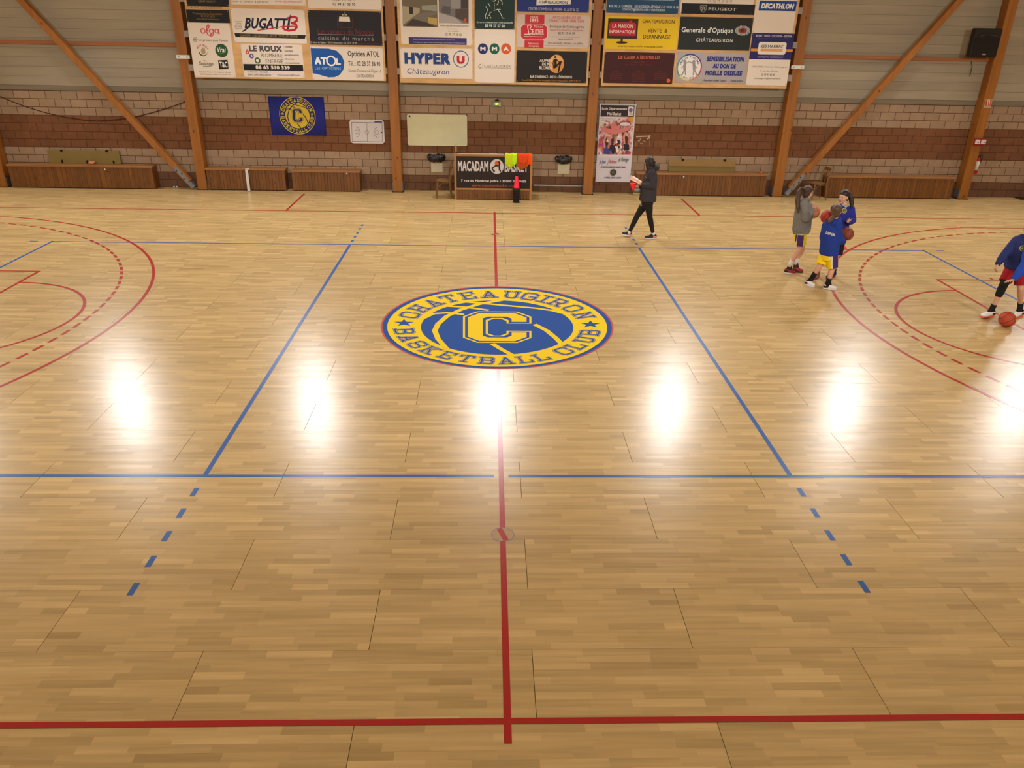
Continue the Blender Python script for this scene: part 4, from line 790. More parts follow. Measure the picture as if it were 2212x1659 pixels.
# ================================================================== BENCHES
YF = 17.40
def bench(label, px0, px1, h, pw, y0=YF, end=True, lid=.02):
    x0 = ony(px0, 385, y0).x; x1 = ony(px1, 385, y0).x; t = thing('storage_bench', label, 'bench', ((x0 + x1) / 2, y0, 0), 'pine benches along the far wall')
    n = max(2, round((x1 - x0) / pw)); w = (x1 - x0) / n; me = None
    for i in range(n):
        a = x0 + i * w
        if me is None:
            bm = box(B(), (.0014, 0, .02), (w - .0014, .02, h - .045), 0, .0035); o = obj('plank', bm, bench_wood, t, world=False); me = o.data
        else: o = link('plank', me, t)
        o.matrix_parent_inverse = wm(t).inverted(); o.location = (a, y0 + random.uniform(-.001, .001), 0)
    obj('carcass', box(B(), (x0 + .012, y0 + .021, 0), (x1 - .012, YW - .01, h - .05)), subfloor, t)
    for a in (x0, x1 - .02): obj('end_panel', box(B(), (a, y0 + .004, 0), (a + .02, YW - .008, h - .046), 0, .003), bench_wood, t)
    obj('seat_top', box(B(), (x0 - lid, y0 - lid, h - .045), (x1 + lid, YW - .005, h), 0, .005), bench_top, t)
    return t, x0, x1
bA, ax0, ax1 = bench('long pine bench at the far left, wide uneven boards, under the olive board', 22, 331, .60, .125)
bB, bx0, bx1 = bench('pine bench just right of the left brace, white bar leaning on it', 447, 616, .575, .085)
bC, cx0, cx1 = bench('lower pine bench with a white knob, left of the cream board column', 631, 777, .545, .085)
bD, dx0, dx1 = bench('long narrow-boarded pine bench behind the walking coach', 1376, 1657, .60, .085)
bE, ex0, ex1 = bench('pine bench right of the right brace, behind the second chair', 1789, 2063, .585, .085)
for par, (px, py) in ((bA, (226.5, 366)), (bC, (749, 375)), (bD, (1477, 382))):
    q = ony(px, py, YF); obj('white_knob', ball(B(), (q.x, YF - .006, q.z), (.022, .012, .022)), white_plastic, par, True)
# boards standing behind the benches
for lab, (px0, py0, px1, py1), cols, low in (('olive board standing on the long bench at the far left', (106, 325, 260, 357), (olive,), 0), ('two-tone tan board standing on the bench behind the coach', (1444, 345, 1588, 375), (M('tan_board', (150, 118, 70), .6, .3, noise=((2, 2, 2), .08)), olive), .45)):
    a, b, c, d = wbox(px0, py0, px1, py1, YW - .08); c = .602
    t = thing('folded_table', lab, 'board', ((a + b) / 2, YW - .08, c)); zm = c + (d - c) * low
    if low: obj('upper_leaf', box(B(), (a, YW - .1, zm), (b, YW - .06, d), 0, .004), cols[0], t); obj('lower_leaf', box(B(), (a + .02, YW - .085, c), (b - .01, YW - .05, zm), 0, .004), cols[1], t)
    else: obj('table_leaf', box(B(), (a, YW - .1, c), (b, YW - .06, d), 0, .004), cols[0], t)
    bm = B()
    for q in (.2, .83): xx = a + (b - a) * q; box(bm, (xx - .03, YW - .112, d - .03), (xx + .03, YW - .05, d + .012))
    pieces('clip', bm, subfloor, t)
    if not low:
        bm = B()
        for q in (.18, .53, .9): xx = a + (b - a) * q; box(bm, (xx - .018, YW - .115, c + .01), (xx + .018, YW - .098, c + .09))
        pieces('foot_bracket', bm, subfloor, t)
q = ony(198, 353, YF + .1); t = obj('crumpled_cloth', B(), M('pink_cloth', (206, 132, 92), .8, .2)); bm = B(); ball(bm, (0, 0, .03), (.075, .05, .045), 3)
for v in bm.verts: v.co *= 1 + .22 * math.sin(v.co.x * 80 + v.co.z * 60)
bm.to_mesh(t.data); bm.free(); t.location = (q.x, YF + .1, .622); tag(t, 'small crumpled salmon cloth lying on the far left bench', 'cloth')
q = ony(1644.5, 368.5, YF + .1); t = tag(obj('small_ball', ball(B(), (0, 0, 0), .03, 3), C((226, 110, 50)), smooth=True), 'tiny orange ball lying on the bench end right of the coach', 'ball'); t.location = (q.x, YF + .1, .631)
a = ony(532, 364, YF - .05); b = ony(537.5, 409.5, YF - .12); t = thing('leaning_bar', 'white flat bar leaning against the bench right of the left brace', 'bar', (b.x, b.y, 0)); b.z = .012; obj('bar', beam(B(), b, (a.x, YF - .045, .56), .075, .02, (0, 1, 0), 0, .004), C((214, 206, 198)), t); obj('bar_hook', box(B(), (a.x - .03, YF - .06, .55), (a.x + .07, YF - .02, .585), 0, .006), C((196, 190, 182)), t)
for i, (px, py) in enumerate(((382.5, 400), (389.5, 399.5))):
    q = onz(px, py + 1.5); q.y = min(q.y, YW - .05); bm = ball(B(), (0, 0, .018), (.026, .018, .02), 2); o = obj('paper_scrap', bm, white_plastic); o.location = (q.x, q.y, 0); tag(o, ('left' if i == 0 else 'right') + ' one of two white paper scraps at the foot of the left brace', 'litter')
# bin bags on wall brackets
for lab, (x0, y0, x1, y1), (u0, v0, u1, v1) in (('black bin bag over a white bracket left of the scorer desk', (923, 334, 962, 349), (931, 347, 956, 372)), ('black bin bag over a white bracket right of the scorer desk', (1199, 338, 1237, 352), (1205, 350, 1231, 376))):
    a, b, c, d = wbox(u0, v0, u1, v1, YW - .04); t = thing('bin_bag_holder', lab, 'bin', ((a + b) / 2, YW, c)); obj('wall_plate', box(B(), (a, YW - .03, c), (b, YW - .001, d + .05), 0, .006), C((206, 194, 160)), t)
    a, b, c, d = wbox(x0, y0, x1, y1, YW - .18); bm = B(); mx, mz = (a + b) / 2, (c + d) / 2
    loft(bm, [((mx, YW - .17, c), .13, .10), ((mx, YW - .17, c + .04), (b - a) / 2 * .9, .15), ((mx, YW - .17, mz + .02), (b - a) / 2, .16), ((mx, YW - .17, d - .02), (b - a) / 2 * .95, .15), ((mx, YW - .17, d), (b - a) / 2 * .8, .12), ((mx, YW - .17, d - .08), (b - a) / 2 * .6, .09)], (1, 0, 0), 36)
    rr = random.Random(int(x0))
    for v in bm.verts: v.co += Vector((rr.uniform(-.02, .02), rr.uniform(-.02, .02), rr.uniform(-.022, .022)))
    obj('bag', bm, M('black_bag', (34, 30, 30), .3, .5, bump=((26, 26, 26), .7)), t, True)

# ================================================================== SCORER DESK
YD = 16.55; x0, x1, hz, dp = -1.025, .968, 1.15, .62
t = thing('scorer_desk', 'pine scorer desk with a black basketball-shop sign on its front', 'desk', ((x0 + x1) / 2, YD, 0))
n = 24; w = (x1 - x0 - .1) / n
for i in range(n): obj('plank', box(B(), (x0 + .05 + i * w + .002, YD + .012, .02), (x0 + .05 + (i + 1) * w - .002, YD + .03, .27), 0, .003), bench_wood, t)
for a in (x0, x1 - .055): obj('front_post', box(B(), (a, YD, 0), (a + .055, YD + .055, hz), 0, .004), desk_wood, t)
obj('top_rail', box(B(), (x0 + .055, YD, hz - .055), (x1 - .055, YD + .05, hz), 0, .004), desk_wood, t); obj('bottom_rail', box(B(), (x0 + .055, YD, .255), (x1 - .055, YD + .05, .3), 0, .004), desk_wood, t)
for a in (x0 + .005, x1 - .03): obj('side_panel', box(B(), (a, YD + .056, 0), (a + .025, YD + dp, hz - .02), 0, .003), bench_wood, t)
obj('worktop', box(B(), (x0 + .032, YD + .052, hz - .11), (x1 - .032, YD + dp, hz - .08), 0, .004), bench_top, t)
obj('back_post', box(B(), (x0 + .0, YD + dp - .1, hz - .02), (x0 + .05, YD + dp, hz + .13), 0, .004), desk_wood, t)
S = (960, 310, 10.0545); p = Print(*S, YD + .016); a, b, c, d = p.rect(250, 250, 1880, 1012)
ds = obj('shop_sign', box(B(), (x0 + .06, YD + .016, .303), (x1 - .06, YD + .03, hz - .058)), C((44, 34, 30)), t)
p = Print(*S, YD + .0155); WT = (214, 206, 206)
p.text('MACADAM', 292, 376, 956, 604, WT, .03); p.text('BASKET', 1310, 390, 1818, 622, WT, .03); p.disc(1138, 500, 150, WT, ry=160); p.disc(1148, 432, 56, (214, 96, 44), ry=58); p.stroke([(1180, 395), (1200, 430), (1188, 500), (1196, 560), (1215, 604)], .04, (44, 34, 30)); p.stroke([(1160, 486), (1110, 484), (1034, 536), (1072, 600), (1092, 602)], .034, (44, 34, 30))
p.text('7 rue du Maréchal Joffre • 35000 RENNES', 360, 786, 1776, 850, WT, .03); p.text('www.macadambasket.com', 598, 876, 1552, 946, (186, 92, 52), .005); p.box(1850, 998, 1872, 1024, (200, 190, 184)); p.done(ds, 'lettering')
for lab, (px0, px1) in (('long white paper strip lying along the desk top rail', (990, 1088)), ('short white card lying on top of the paper strip on the desk', (1057, 1074))):
    a = ony(px0, 331, YD + .03).x; b = ony(px1, 331, YD + .03).x; z = hz + (.001 if 'long' in lab else .009); t2 = obj('paper', box(B(), (a, YD + .004, z), (b, YD + (.048 if 'long' in lab else .04), z + (.007 if 'long' in lab else .012))), C((206, 196, 184))); tag(t2, lab, 'paper')
# training bibs over the desk rail
def drape(bm, prof, x0, x1, dropf, seed, y0=YD, n=22, m=16, amp=.018):
    rr = random.Random(seed); ph = [rr.uniform(0, 6) for _ in range(3)]; G = []
    for i in range(n + 1):
        u = i / n; row = []
        for j in range(m + 1):
            v = j / m; back = .14; L = back + .05 + dropf(u); s = v * L
            if s < back: y, z = y0 + .05 + (.03 * (1 - s / back)), hz + .016 - (back - s) * .95
            elif s < back + .05: y, z = y0 + .05 - (s - back) - .004, hz + .03
            else: y, z = y0 - .012, hz + .02 - (s - back - .05)
            k = max(0, (s - back - .03)) / .4; f = amp * (math.sin(u * 15 + ph[0]) + .6 * math.sin(u * 31 + ph[1])) * min(1, k * 2)
            row.append(bm.verts.new((x0 + (x1 - x0) * u + .02 * math.sin(v * 7 + ph[2]) * k, y - abs(f) - .004, z + .01 * math.sin(u * 9 + ph[1]))))
        G.append(row)
    for i in range(n):
        for j in range(m): bm.faces.new((G[i][j], G[i + 1][j], G[i + 1][j + 1], G[i][j + 1]))
    return bm
def vest(name, label, parts):
    t = None
    for i, (nm, px0, px1, drop, m, seed) in enumerate(parts):
        a = ony(px0, 345, YD - .02).x; b = ony(px1, 345, YD - .02).x
        if t is None: t = thing('training_bib', label, 'bib', ((a + b) / 2, YD, hz))
        bm = drape(B(), None, a, b, drop, seed, YD - .012 * i)
        o = obj(nm, bm, m, t, True); s = o.modifiers.new('thick', 'SOLIDIFY'); s.thickness = .005
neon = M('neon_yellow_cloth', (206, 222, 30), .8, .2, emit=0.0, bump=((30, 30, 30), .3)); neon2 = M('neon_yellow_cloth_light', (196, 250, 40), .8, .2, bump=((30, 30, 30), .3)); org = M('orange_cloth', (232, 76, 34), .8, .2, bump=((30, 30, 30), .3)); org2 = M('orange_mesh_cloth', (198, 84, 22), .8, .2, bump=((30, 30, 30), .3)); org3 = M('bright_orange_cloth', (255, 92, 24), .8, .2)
vest('bib', 'fluorescent yellow training bib hung over the desk rail', [('back_layer', 1104, 1117, lambda u: .22 + .06 * math.sin(u * 3), neon2, 1), ('front_layer', 1091, 1107, lambda u: .33 - .22 * max(0, .35 - u) - .1 * max(0, u - .75), neon, 2)])
vest('bib', 'orange training bibs hung over the desk rail beside the yellow one', [('bright_layer', 1138, 1149, lambda u: .26, org3, 3), ('mesh_layer', 1116, 1140, lambda u: .30 + .07 * math.sin(u * 3.1), org2, 4), ('top_layer', 1118, 1141, lambda u: .10 + .14 * math.sin(u * 3.1), org, 5)])
# cones in front of the desk
q = onz(1115, 437); cb = M('black_rubber', (34, 27, 24), .7, .3); ck = M('fluorescent_pink_plastic', (255, 44, 72), .5, .3)
for i in range(7):
    z = .052 * i; o = obj('training_cone', lathe(B(), [(.098, 0), (.098, .012), (.085, .014), (.062, .055), (.055, .054), (.07, .012)], (0, 0, 0), 24), cb, smooth=False); o.location = (q.x, q.y, z + .001)
    tag(o, ('lowest black cone base of the stack before the scorer desk', 'second black cone base from the floor in the stack', 'third black cone base from the floor in the stack', 'middle black cone base in the stack before the desk', 'third black cone base below the pink cone', 'second black cone base below the pink cone', 'topmost black cone base, directly under the pink cone')[i], 'cone', 'cones stacked before the desk')
t = thing('training_cone', 'bright pink cone with a black tip on top of the cone stack', 'cone', (q.x, q.y, .365), 'cones stacked before the desk'); obj('cone_body', lathe(B(), [(.078, .37), (.074, .38), (.036, .64), (.03, .665)], (q.x, q.y, 0), 24), ck, t, True); obj('cone_tip', lathe(B(), [(.03, .665), (.018, .72), (.008, .74)], (q.x, q.y, 0), 16), cb, t, True)
q = onz(1818, 535); t = thing('marker_dish', 'low red marker dish on the floor behind the two girls in blue', 'marker', (q.x, q.y, 0)); obj('dish', lathe(B(), [(.10, 0), (.098, .008), (.045, .055), (.035, .055)], (q.x, q.y, 0.001), 24), ck, t, True); obj('rim', lathe(B(), [(.105, 0), (.105, .006), (.095, .008)], (q.x, q.y, 0.001), 24), M('red_rubber', (214, 40, 60), .6), t)
# chairs
def chair(label, pos, rz):
    t = thing('wooden_chair', label, 'chair', (0, 0, 0), 'plain wooden chairs at the far wall')
    t.location = pos; t.rotation_euler = (0, 0, rz); Mx = Matrix.Translation(Vector(pos)) @ Matrix.Rotation(rz, 4, 'Z')
    def add(n, bm):
        bm.transform(Mx); me = bpy.data.meshes.new(n); bm.to_mesh(me); bm.free(); me.materials.append(chair_wood); o = link(n, me, t); o.matrix_parent_inverse = Mx.inverted()
    # faces +x in its own frame
    add('seat', loft(B(), [((0, 0, .425), .185, .19), ((0, 0, .43), .2, .205), ((0, 0, .45), .2, .205), ((0, 0, .455), .185, .19)], (1, 0, 0), 8))
    for sx, sy in ((1, 1), (1, -1)): add('leg', loft(B(), [((.16 * sx + .02, .155 * sy, 0), .014, .014), ((.15 * sx, .15 * sy, .43), .02, .02)], (1, 0, 0), 8))
    for sy in (1, -1): add('leg', loft(B(), [((-.22, .16 * sy, 0), .015, .015), ((-.16, .155 * sy, .44), .019, .019), ((-.19, .16 * sy, .72), .016, .016), ((-.23, .165 * sy, .87), .014, .014)], (1, 0, 0), 8))
    add('backrest', beam(B(), (-.215, -.17, .81), (-.215, .17, .81), .02, .09, (0, 0, 1), 0, .006)); add('back_slat', beam(B(), (-.18, -.15, .62), (-.18, .15, .62), .016, .04)); add('back_slat', beam(B(), (-.17, 0, .47), (-.21, 0, .78), .05, .012, (1, 0, 0)))
    for sy in (1, -1): add('stretcher', loft(B(), [((.15, .15 * sy, .3), .01, .01), ((.02, .15 * sy, .4), .01, .01), ((-.12, .15 * sy, .4), .01, .01)], (0, 1, 0), 6))
    return t
chair('wooden chair standing at the left end of the scorer desk', (-1.33, 16.83, 0), math.radians(188))
chair('wooden chair against the bench right of the right brace, behind the girls', (8.66, 17.14, 0), math.radians(186))
#PART3
# ================================================================== PEOPLE
TMP = bpy.data.objects.new('tmp', None)
def fuse(name, bm, mat, parent, voxel=.007, smooth=4, deform=None):
    """voxel-union of overlapping closed shapes -> one continuous smooth mesh"""
    me = bpy.data.meshes.new(name); bm.to_mesh(me); bm.free()
    o = bpy.data.objects.new(name, me); COL.objects.link(o)
    r = o.modifiers.new('r', 'REMESH'); r.mode = 'VOXEL'; r.voxel_size = voxel; r.use_smooth_shade = True
    s = o.modifiers.new('s', 'SMOOTH'); s.factor = .5; s.iterations = smooth
    dg = bpy.context.evaluated_depsgraph_get(); ev = o.evaluated_get(dg); new = bpy.data.meshes.new_from_object(ev)
    o.modifiers.clear(); old = o.data; o.data = new; bpy.data.meshes.remove(old); new.name = name
    new.materials.clear()
    for m in (mat if isinstance(mat, (list, tuple)) else [mat]): new.materials.append(m)
    new.polygons.foreach_set('use_smooth', [True] * len(new.polygons)); new.polygons.foreach_set('material_index', [0] * len(new.polygons))
    o.parent = parent; o.matrix_parent_inverse = wm(parent).inverted()
    return o
def paint(o, test):
    for p in o.data.polygons: p.material_index = test(p.center, p.normal)
def onto(o, bm, d, off=.003):
    """lay flat print onto a garment: push its points along d until they meet the cloth"""
    ms = o.data; t = BVHTree.FromPolygons([v.co for v in ms.vertices], [p.vertices[:] for p in ms.polygons]); d = Vector(d).normalized()
    for v in bm.verts:
        h = t.ray_cast(v.co - d * .4, d)[0]
        if h is not None: v.co = h - d * off
    return bm
def grid_text(s, c, right, up, h, bold=.02, shear=0.0, width=None):
    vs, fs = text_mesh(s, 0, shear, 1.05 + bold, bold); lo, hi = vs.min(0), vs.max(0); k = h / (hi[1] - lo[1]); kx = (width / (hi[0] - lo[0])) if width else k
    bm = B(); V = [bm.verts.new(Vector(c) + Vector(right) * ((x - (lo[0] + hi[0]) / 2) * kx) + Vector(up) * ((y - (lo[1] + hi[1]) / 2) * k)) for x, y, _ in vs]
    for f in fs:
        try: bm.faces.new([V[i] for i in f])
        except ValueError: pass
    bmesh.ops.recalc_face_normals(bm, faces=bm.faces[:]); return bm
def disc_bm(c, right, up, r, n=20, inner=0):
    bm = B(); c = Vector(c)
    P = [c + Vector(right) * r * math.cos(2 * PI * k / n) + Vector(up) * r * math.sin(2 * PI * k / n) for k in range(n)]
    m = bm.verts.new(c); V = [bm.verts.new(p) for p in P]
    for k in range(n): bm.faces.new((m, V[k], V[(k + 1) % n]))
    return bm
def frame(f):
    f = Vector(f).normalized(); s = f.cross(Vector((0, 0, 1))).normalized(); u = s.cross(f); return f, s, u     # forward, right, up
def rot_of(s, f, u): return Matrix((s, f, u)).transposed()
def hand(bm, wr, d, nrm, curl=.5, thumb=1, k=1.0, spread=1.0):
    """palm + five separate bent fingers; d = along the hand, nrm = out of the palm, thumb = side (+1/-1)"""
    wr = Vector(wr); d = Vector(d).normalized(); nrm = Vector(nrm); nrm = (nrm - d * nrm.dot(d)).normalized(); s = d.cross(nrm).normalized() * thumb
    loft(bm, [(wr - d * .01, .024 * k, .018 * k), (wr + d * .035 * k, .034 * k, .015 * k), (wr + d * .08 * k, .038 * k, .012 * k), (wr + d * .09 * k, .034 * k, .009 * k)], s, 12)
    for i, (o, ln) in enumerate(((.031, .072), (.0105, .08), (-.0105, .074), (-.031, .058))):
        p = wr + d * .078 * k + s * o * k * 1.04; a = 0; r = .0085 * k; pts = [(p - d * .03 * k, r)]; dirv = (d + s * (o * 3.4 * spread)).normalized(); pts.append((p, r))
        for q, fr in enumerate((.44, .31, .25)):
            a += curl * (.55, .75, .6)[q]; v = dirv * math.cos(a) + nrm * math.sin(a); p = p + v * ln * fr * k; r *= .92; pts.append((p, r))
        tube(bm, pts, 8)
    b = wr + d * .022 * k + s * .026 * k; v = (d * .6 + s * .75 + nrm * .25).normalized(); p1 = b + v * .034 * k; v2 = (d * .85 + s * .3 + nrm * .4).normalized(); p2 = p1 + v2 * .028 * k
    tube(bm, [(b, .0115 * k), (p1, .0105 * k), (p2, .009 * k), (p2 + v2 * .014 * k, .008 * k)], 8)
def head(bm, c, f, s, u, k=1.0):
    R = rot_of(s, f, u); c = Vector(c)
    at = lambda a, b, e: c + s * a * k + f * b * k + u * e * k
    ball(bm, at(0, -.01, .022), (.074 * k, .094 * k, .093 * k), 3, R); ball(bm, at(0, .024, -.042), (.057 * k, .063 * k, .074 * k), 3, R); ball(bm, at(0, .056, -.096), (.027 * k, .026 * k, .022 * k), 2, R)
    tube(bm, [(at(0, .084, .012), .008 * k), (at(0, .101, -.026), .0125 * k)], 8); ball(bm, at(0, .082, .026), (.045 * k, .014 * k, .012 * k), 2, R)
    for q in (-1, 1): ball(bm, at(q * .074, -.004, -.008), (.011 * k, .02 * k, .031 * k), 2, R); ball(bm, at(q * .034, .066, -.03), (.022 * k, .02 * k, .022 * k), 2, R)
    return at
def face_parts(par, at, R, k=1.0):
    for q in (-1, 1):
        e = obj('eye', ball(B(), at(q * .032, .081, .004), (.0125 * k, .008 * k, .0075 * k), 2, R), C((226, 220, 214)), par, True)
        obj('iris', ball(B(), at(q * .032, .0875, .004), (.0062 * k, .004 * k, .0064 * k), 2, R), C((52, 36, 28)), e, True)
        obj('eyebrow', ball(B(), at(q * .033, .0885, .023), (.018 * k, .005 * k, .0042 * k), 2, R), C((70, 48, 36)), par, True)
    obj('mouth', ball(B(), at(0, .0845, -.062), (.021 * k, .009 * k, .0075 * k), 2, R), C((176, 92, 88)), par, True)
def lerp(a, b, t): return Vector(a) + (Vector(b) - Vector(a)) * t
def body(par, J, k=1.0, hands=()):
    bm = B(); S = (J['shR'] - J['shL']); S.z *= .5; S.normalize()
    pel = lerp(J['hipL'], J['hipR'], .5); ch = lerp(J['shL'], J['shR'], .5); nk = J['neck']
    ax = (ch - pel)
    loft(bm, [(pel - ax * .2, .10 * k, .09 * k), (pel, .155 * k, .108 * k), (pel + ax * .4, .125 * k, .092 * k), (pel + ax * .78, .15 * k, .105 * k), (ch - ax * .03, .15 * k, .085 * k), (lerp(ch, nk, .75), .06 * k, .058 * k)], S, 20)
    f, s, u = J['f'], J['s'], J['u']; at = head(bm, J['head'], f, s, u, k)
    tube(bm, [(lerp(ch, nk, .4), .056 * k), (nk, .05 * k), (J['head'] - u * .06 * k - f * .012, .05 * k)], 12)
    for q in 'LR':
        tube(bm, [(J['sh' + q], .052 * k), (lerp(J['sh' + q], J['el' + q], .5), .045 * k), (J['el' + q], .036 * k), (lerp(J['el' + q], J['wr' + q], .35), .037 * k), (J['wr' + q], .026 * k)], 12)
        hp, kn, an = J['hip' + q], J['kn' + q], J['an' + q]
        tube(bm, [(hp, .085 * k), (lerp(hp, kn, .5), .072 * k), (kn, .051 * k), (lerp(kn, an, .3), .054 * k), (lerp(kn, an, .7), .04 * k), (an, .032 * k)], 14)
        tube(bm, [(an, .03 * k), (an + Vector((0, 0, -.045)), .022 * k)], 10)
    for a in hands: hand(bm, *a)
    o = fuse('body', bm, skin, par, .0055, 3); face_parts(par, at, rot_of(s, f, u), k); return o, at, S, pel, ch
def shoe(par, name, heel, toe, w, mats, k=1.0, ankle=None):
    """heel, toe: points on the sole line"""
    heel = Vector(heel); toe = Vector(toe); d = (toe - heel); L = d.length; d.normalize(); s = d.cross(Vector((0, 0, 1))).normalized(); u = s.cross(d)
    bm = B(); R = rot_of(s, d, u)
    ball(bm, heel + d * L * .2 + u * .05, (w * .86, L * .2, .05), 3, R); ball(bm, heel + d * L * .68 + u * .036, (w, L * .33, .034), 3, R); ball(bm, heel + d * L * .45 + u * .046, (w * .9, L * .3, .042), 3, R); ball(bm, heel + d * L * .33 + u * .072, (w * .72, L * .16, .035), 3, R)
    if ankle is not None: tube(bm, [(heel + d * L * .25 + u * .05, w * .72), (lerp(heel + d * L * .25 + u * .05, ankle, .75), w * .66)], 12)
    if ankle is not None: tube(bm, [(Vector(ankle) + d * .004, w * .68), (heel + d * L * .5 + u * .045, w * .72)], 12)
    o = fuse(name, bm, [mats[0]] + list(mats[2:]) if len(mats) > 2 else mats[0], par, .005, 2)
    if len(mats) > 2: paint(o, lambda c, nn: 2 if len(mats) > 3 and (c - heel).dot(u) > .082 else int(.0 < (c - heel).dot(d) / L < .36 and .022 < (c - heel).dot(u) < .062 and abs(nn.dot(s)) + max(0, -nn.dot(d)) > .6))
    bm = B(); n = 18; P = [heel + d * (L * .5 - L * .5 * math.cos(2 * PI * i / n)) + s * (w * (1.02 if math.cos(2 * PI * i / n) < .2 else .9) * math.sin(2 * PI * i / n)) for i in range(n)]
    lo = [bm.verts.new(p + u * .0) for p in P]; hi = [bm.verts.new(p + u * .026) for p in P]
    for i in range(n): bm.faces.new((lo[i], lo[(i + 1) % n], hi[(i + 1) % n], hi[i]))
    bm.faces.new(lo); bm.faces.new(hi); bmesh.ops.recalc_face_normals(bm, faces=bm.faces[:]); obj('sole', bm, mats[1], o)
    return o
def sock(par, an, heel, m, r0=.04, h=.12, kn=None):
    d = (Vector(kn) - Vector(an)).normalized(); bm = tube(B(), [(Vector(an) - d * .05, r0 * 1.02), (Vector(an) + d * h, r0 * 1.06)], 14, False); return obj('sock', bm, m, par, True)
def basketball(label, c, r=.121, col=(176, 78, 46), axis=(0, .3, 1), group='orange training balls'):
    t = thing('basketball', label, 'basketball', c, group); m = M('ball_leather_%d_%d' % (col[0], col[1]), col, .55, .3, noise=((30, 30, 30), .06), bump=((260, 260, 260), .25))
    q = Vector((0, 0, 1)).rotation_difference(Vector(axis).normalized()); bm = ball(B(), (0, 0, 0), r, 4); bm.transform(Matrix.Translation(Vector(c))); obj('shell', bm, m, t, True)
    bm = B(); RR = q.to_matrix()
    def ringp(fn):
        P = [Vector(c) + RR @ (Vector(fn(2 * PI * i / 40)).normalized() * (r - .0008)) for i in range(41)]; loft(bm, [(p, .0026, .0026) for p in P], anyside(P[10] - P[0]), 5)
    ringp(lambda a: (math.cos(a), math.sin(a), 0)); ringp(lambda a: (0, math.cos(a), math.sin(a))); ringp(lambda a: (.78 + .1 * math.cos(2 * a), .62 * math.cos(a), .9 * math.sin(a))); ringp(lambda a: (-.78 - .1 * math.cos(2 * a), .62 * math.cos(a), .9 * math.sin(a)))
    obj('seam', bm, M('ball_seam', (34, 26, 24), .7, .2), t); return t
def sweatshirt(par, name, J, S, hem, mat, w, d, k=1.0, hood=None, sl=(.085, .07, .05), extra=None, flare=1.0, arms='LR'):
    bm = B(); ch = lerp(J['shL'], J['shR'], .5); ax = ch - hem; pel = hem
    loft(bm, [(hem, w * .95 * flare, d * .95 * flare), (hem + ax * .06, w * 1.04 * flare, d * 1.04 * flare), (hem + ax * .45, w * 1.03, d * 1.02), (hem + ax * .8, w * 1.02, d * .98), (ch - ax * .01, w * .9, d * .78), (ch + Vector((0, 0, .03)), w * .66, d * .6), (lerp(ch, J['neck'], .8), .068 * k, .064 * k)], S, 24)
    for q in arms:
        sh, el, wr = J['sh' + q], J['el' + q], J['wr' + q]; wv = lerp(el, wr, .93)
        tube(bm, [(sh, sl[0] * k), (lerp(sh, el, .5), sl[0] * .92 * k), (el, sl[1] * k), (lerp(el, wr, .55), sl[1] * .95 * k), (wv, sl[2] * k)], 14)
    if extra: extra(bm)
    o = fuse(name, bm, mat, par, .009, 5)
    for q in arms:
        el, wr = J['el' + q], J['wr' + q]; dd = (wr - el).normalized(); p = lerp(el, wr, .93); obj('cuff', loft(B(), [(p - dd * .02, sl[2] * .98 * k, sl[2] * .98 * k), (p + dd * .03, sl[2] * .8 * k, sl[2] * .8 * k)], anyside(dd), 14), mat, o, True)
    if hood:
        bm = B(); f = J['tf']; b = J['neck'] - f * hood[0] + Vector((0, 0, hood[1])); R = rot_of(S, f, Vector((0, 0, 1))); ball(bm, b, (.12 * k, .075 * k, .075 * k), 3, R)
        for q in (-1, 1): tube(bm, [(b + S * q * .09 * k, .055 * k), (J['neck'] + S * q * .075 * k + f * .03, .04 * k), (J['neck'] + S * q * .03 * k + f * .085 - Vector((0, 0, .045)), .028 * k)], 10)
        fuse('hood', bm, mat, o, .009, 4)
    return o
def shorts(par, J, S, k, mats, leg=.9, r=.105, panel=.6, f=None):
    bm = B(); pel = lerp(J['hipL'], J['hipR'], .5); up = Vector((0, 0, 1))
    loft(bm, [(pel - up * .1, .165 * k, .14 * k), (pel + up * .02, .175 * k, .145 * k), (pel + up * .13, .15 * k, .115 * k)], S, 20)
    for q in 'LR': hp, kn = J['hip' + q], J['kn' + q]; loft(bm, [(hp + up * .02, r * .98 * k, r * .98 * k), (lerp(hp, kn, .5), r * 1.0 * k, r * k), (lerp(hp, kn, leg), r * 1.0 * k, r * k)], S, 18)
    o = fuse('shorts', bm, mats, par, .006, 6)
    if len(mats) > 2:
        Sd = Vector((S.x, S.y, 0)).normalized()
        def tst(c, n):
            side = 1 if (c - pel).dot(Sd) > 0 else -1; v = n.dot(Sd) * side; out = abs((c - pel).dot(Sd)) > .1
            return 0 if not out or v < panel - .11 else (2 if v < panel - .04 else (3 if v < panel else 1)) if len(mats) > 3 else (1 if v >= panel else (2 if v > panel - .12 else 0))
        paint(o, tst)
    return o
def hairdo(par, c, f, s, u, m, k=1.0, back=.028, tail=None, cover=1.0, extra=None):
    R = rot_of(s, f, u); bm = B(); c = Vector(c)
    ball(bm, c - f * (back - .006) * k + u * .054 * k, (.083 * k * cover, .098 * k, .076 * k), 3, R); ball(bm, c - f * .035 * k + u * .02 * k, (.083 * k, .075 * k, .09 * k), 3, R); ball(bm, c - f * .05 * k - u * .02 * k, (.07 * k, .058 * k, .08 * k), 3, R)
    if extra: extra(bm)
    o = fuse('hair', bm, m, par, .007, 3)
    if tail: bm = tube(B(), tail, 10); fuse('ponytail', bm, m, o, .007, 3)
    return o

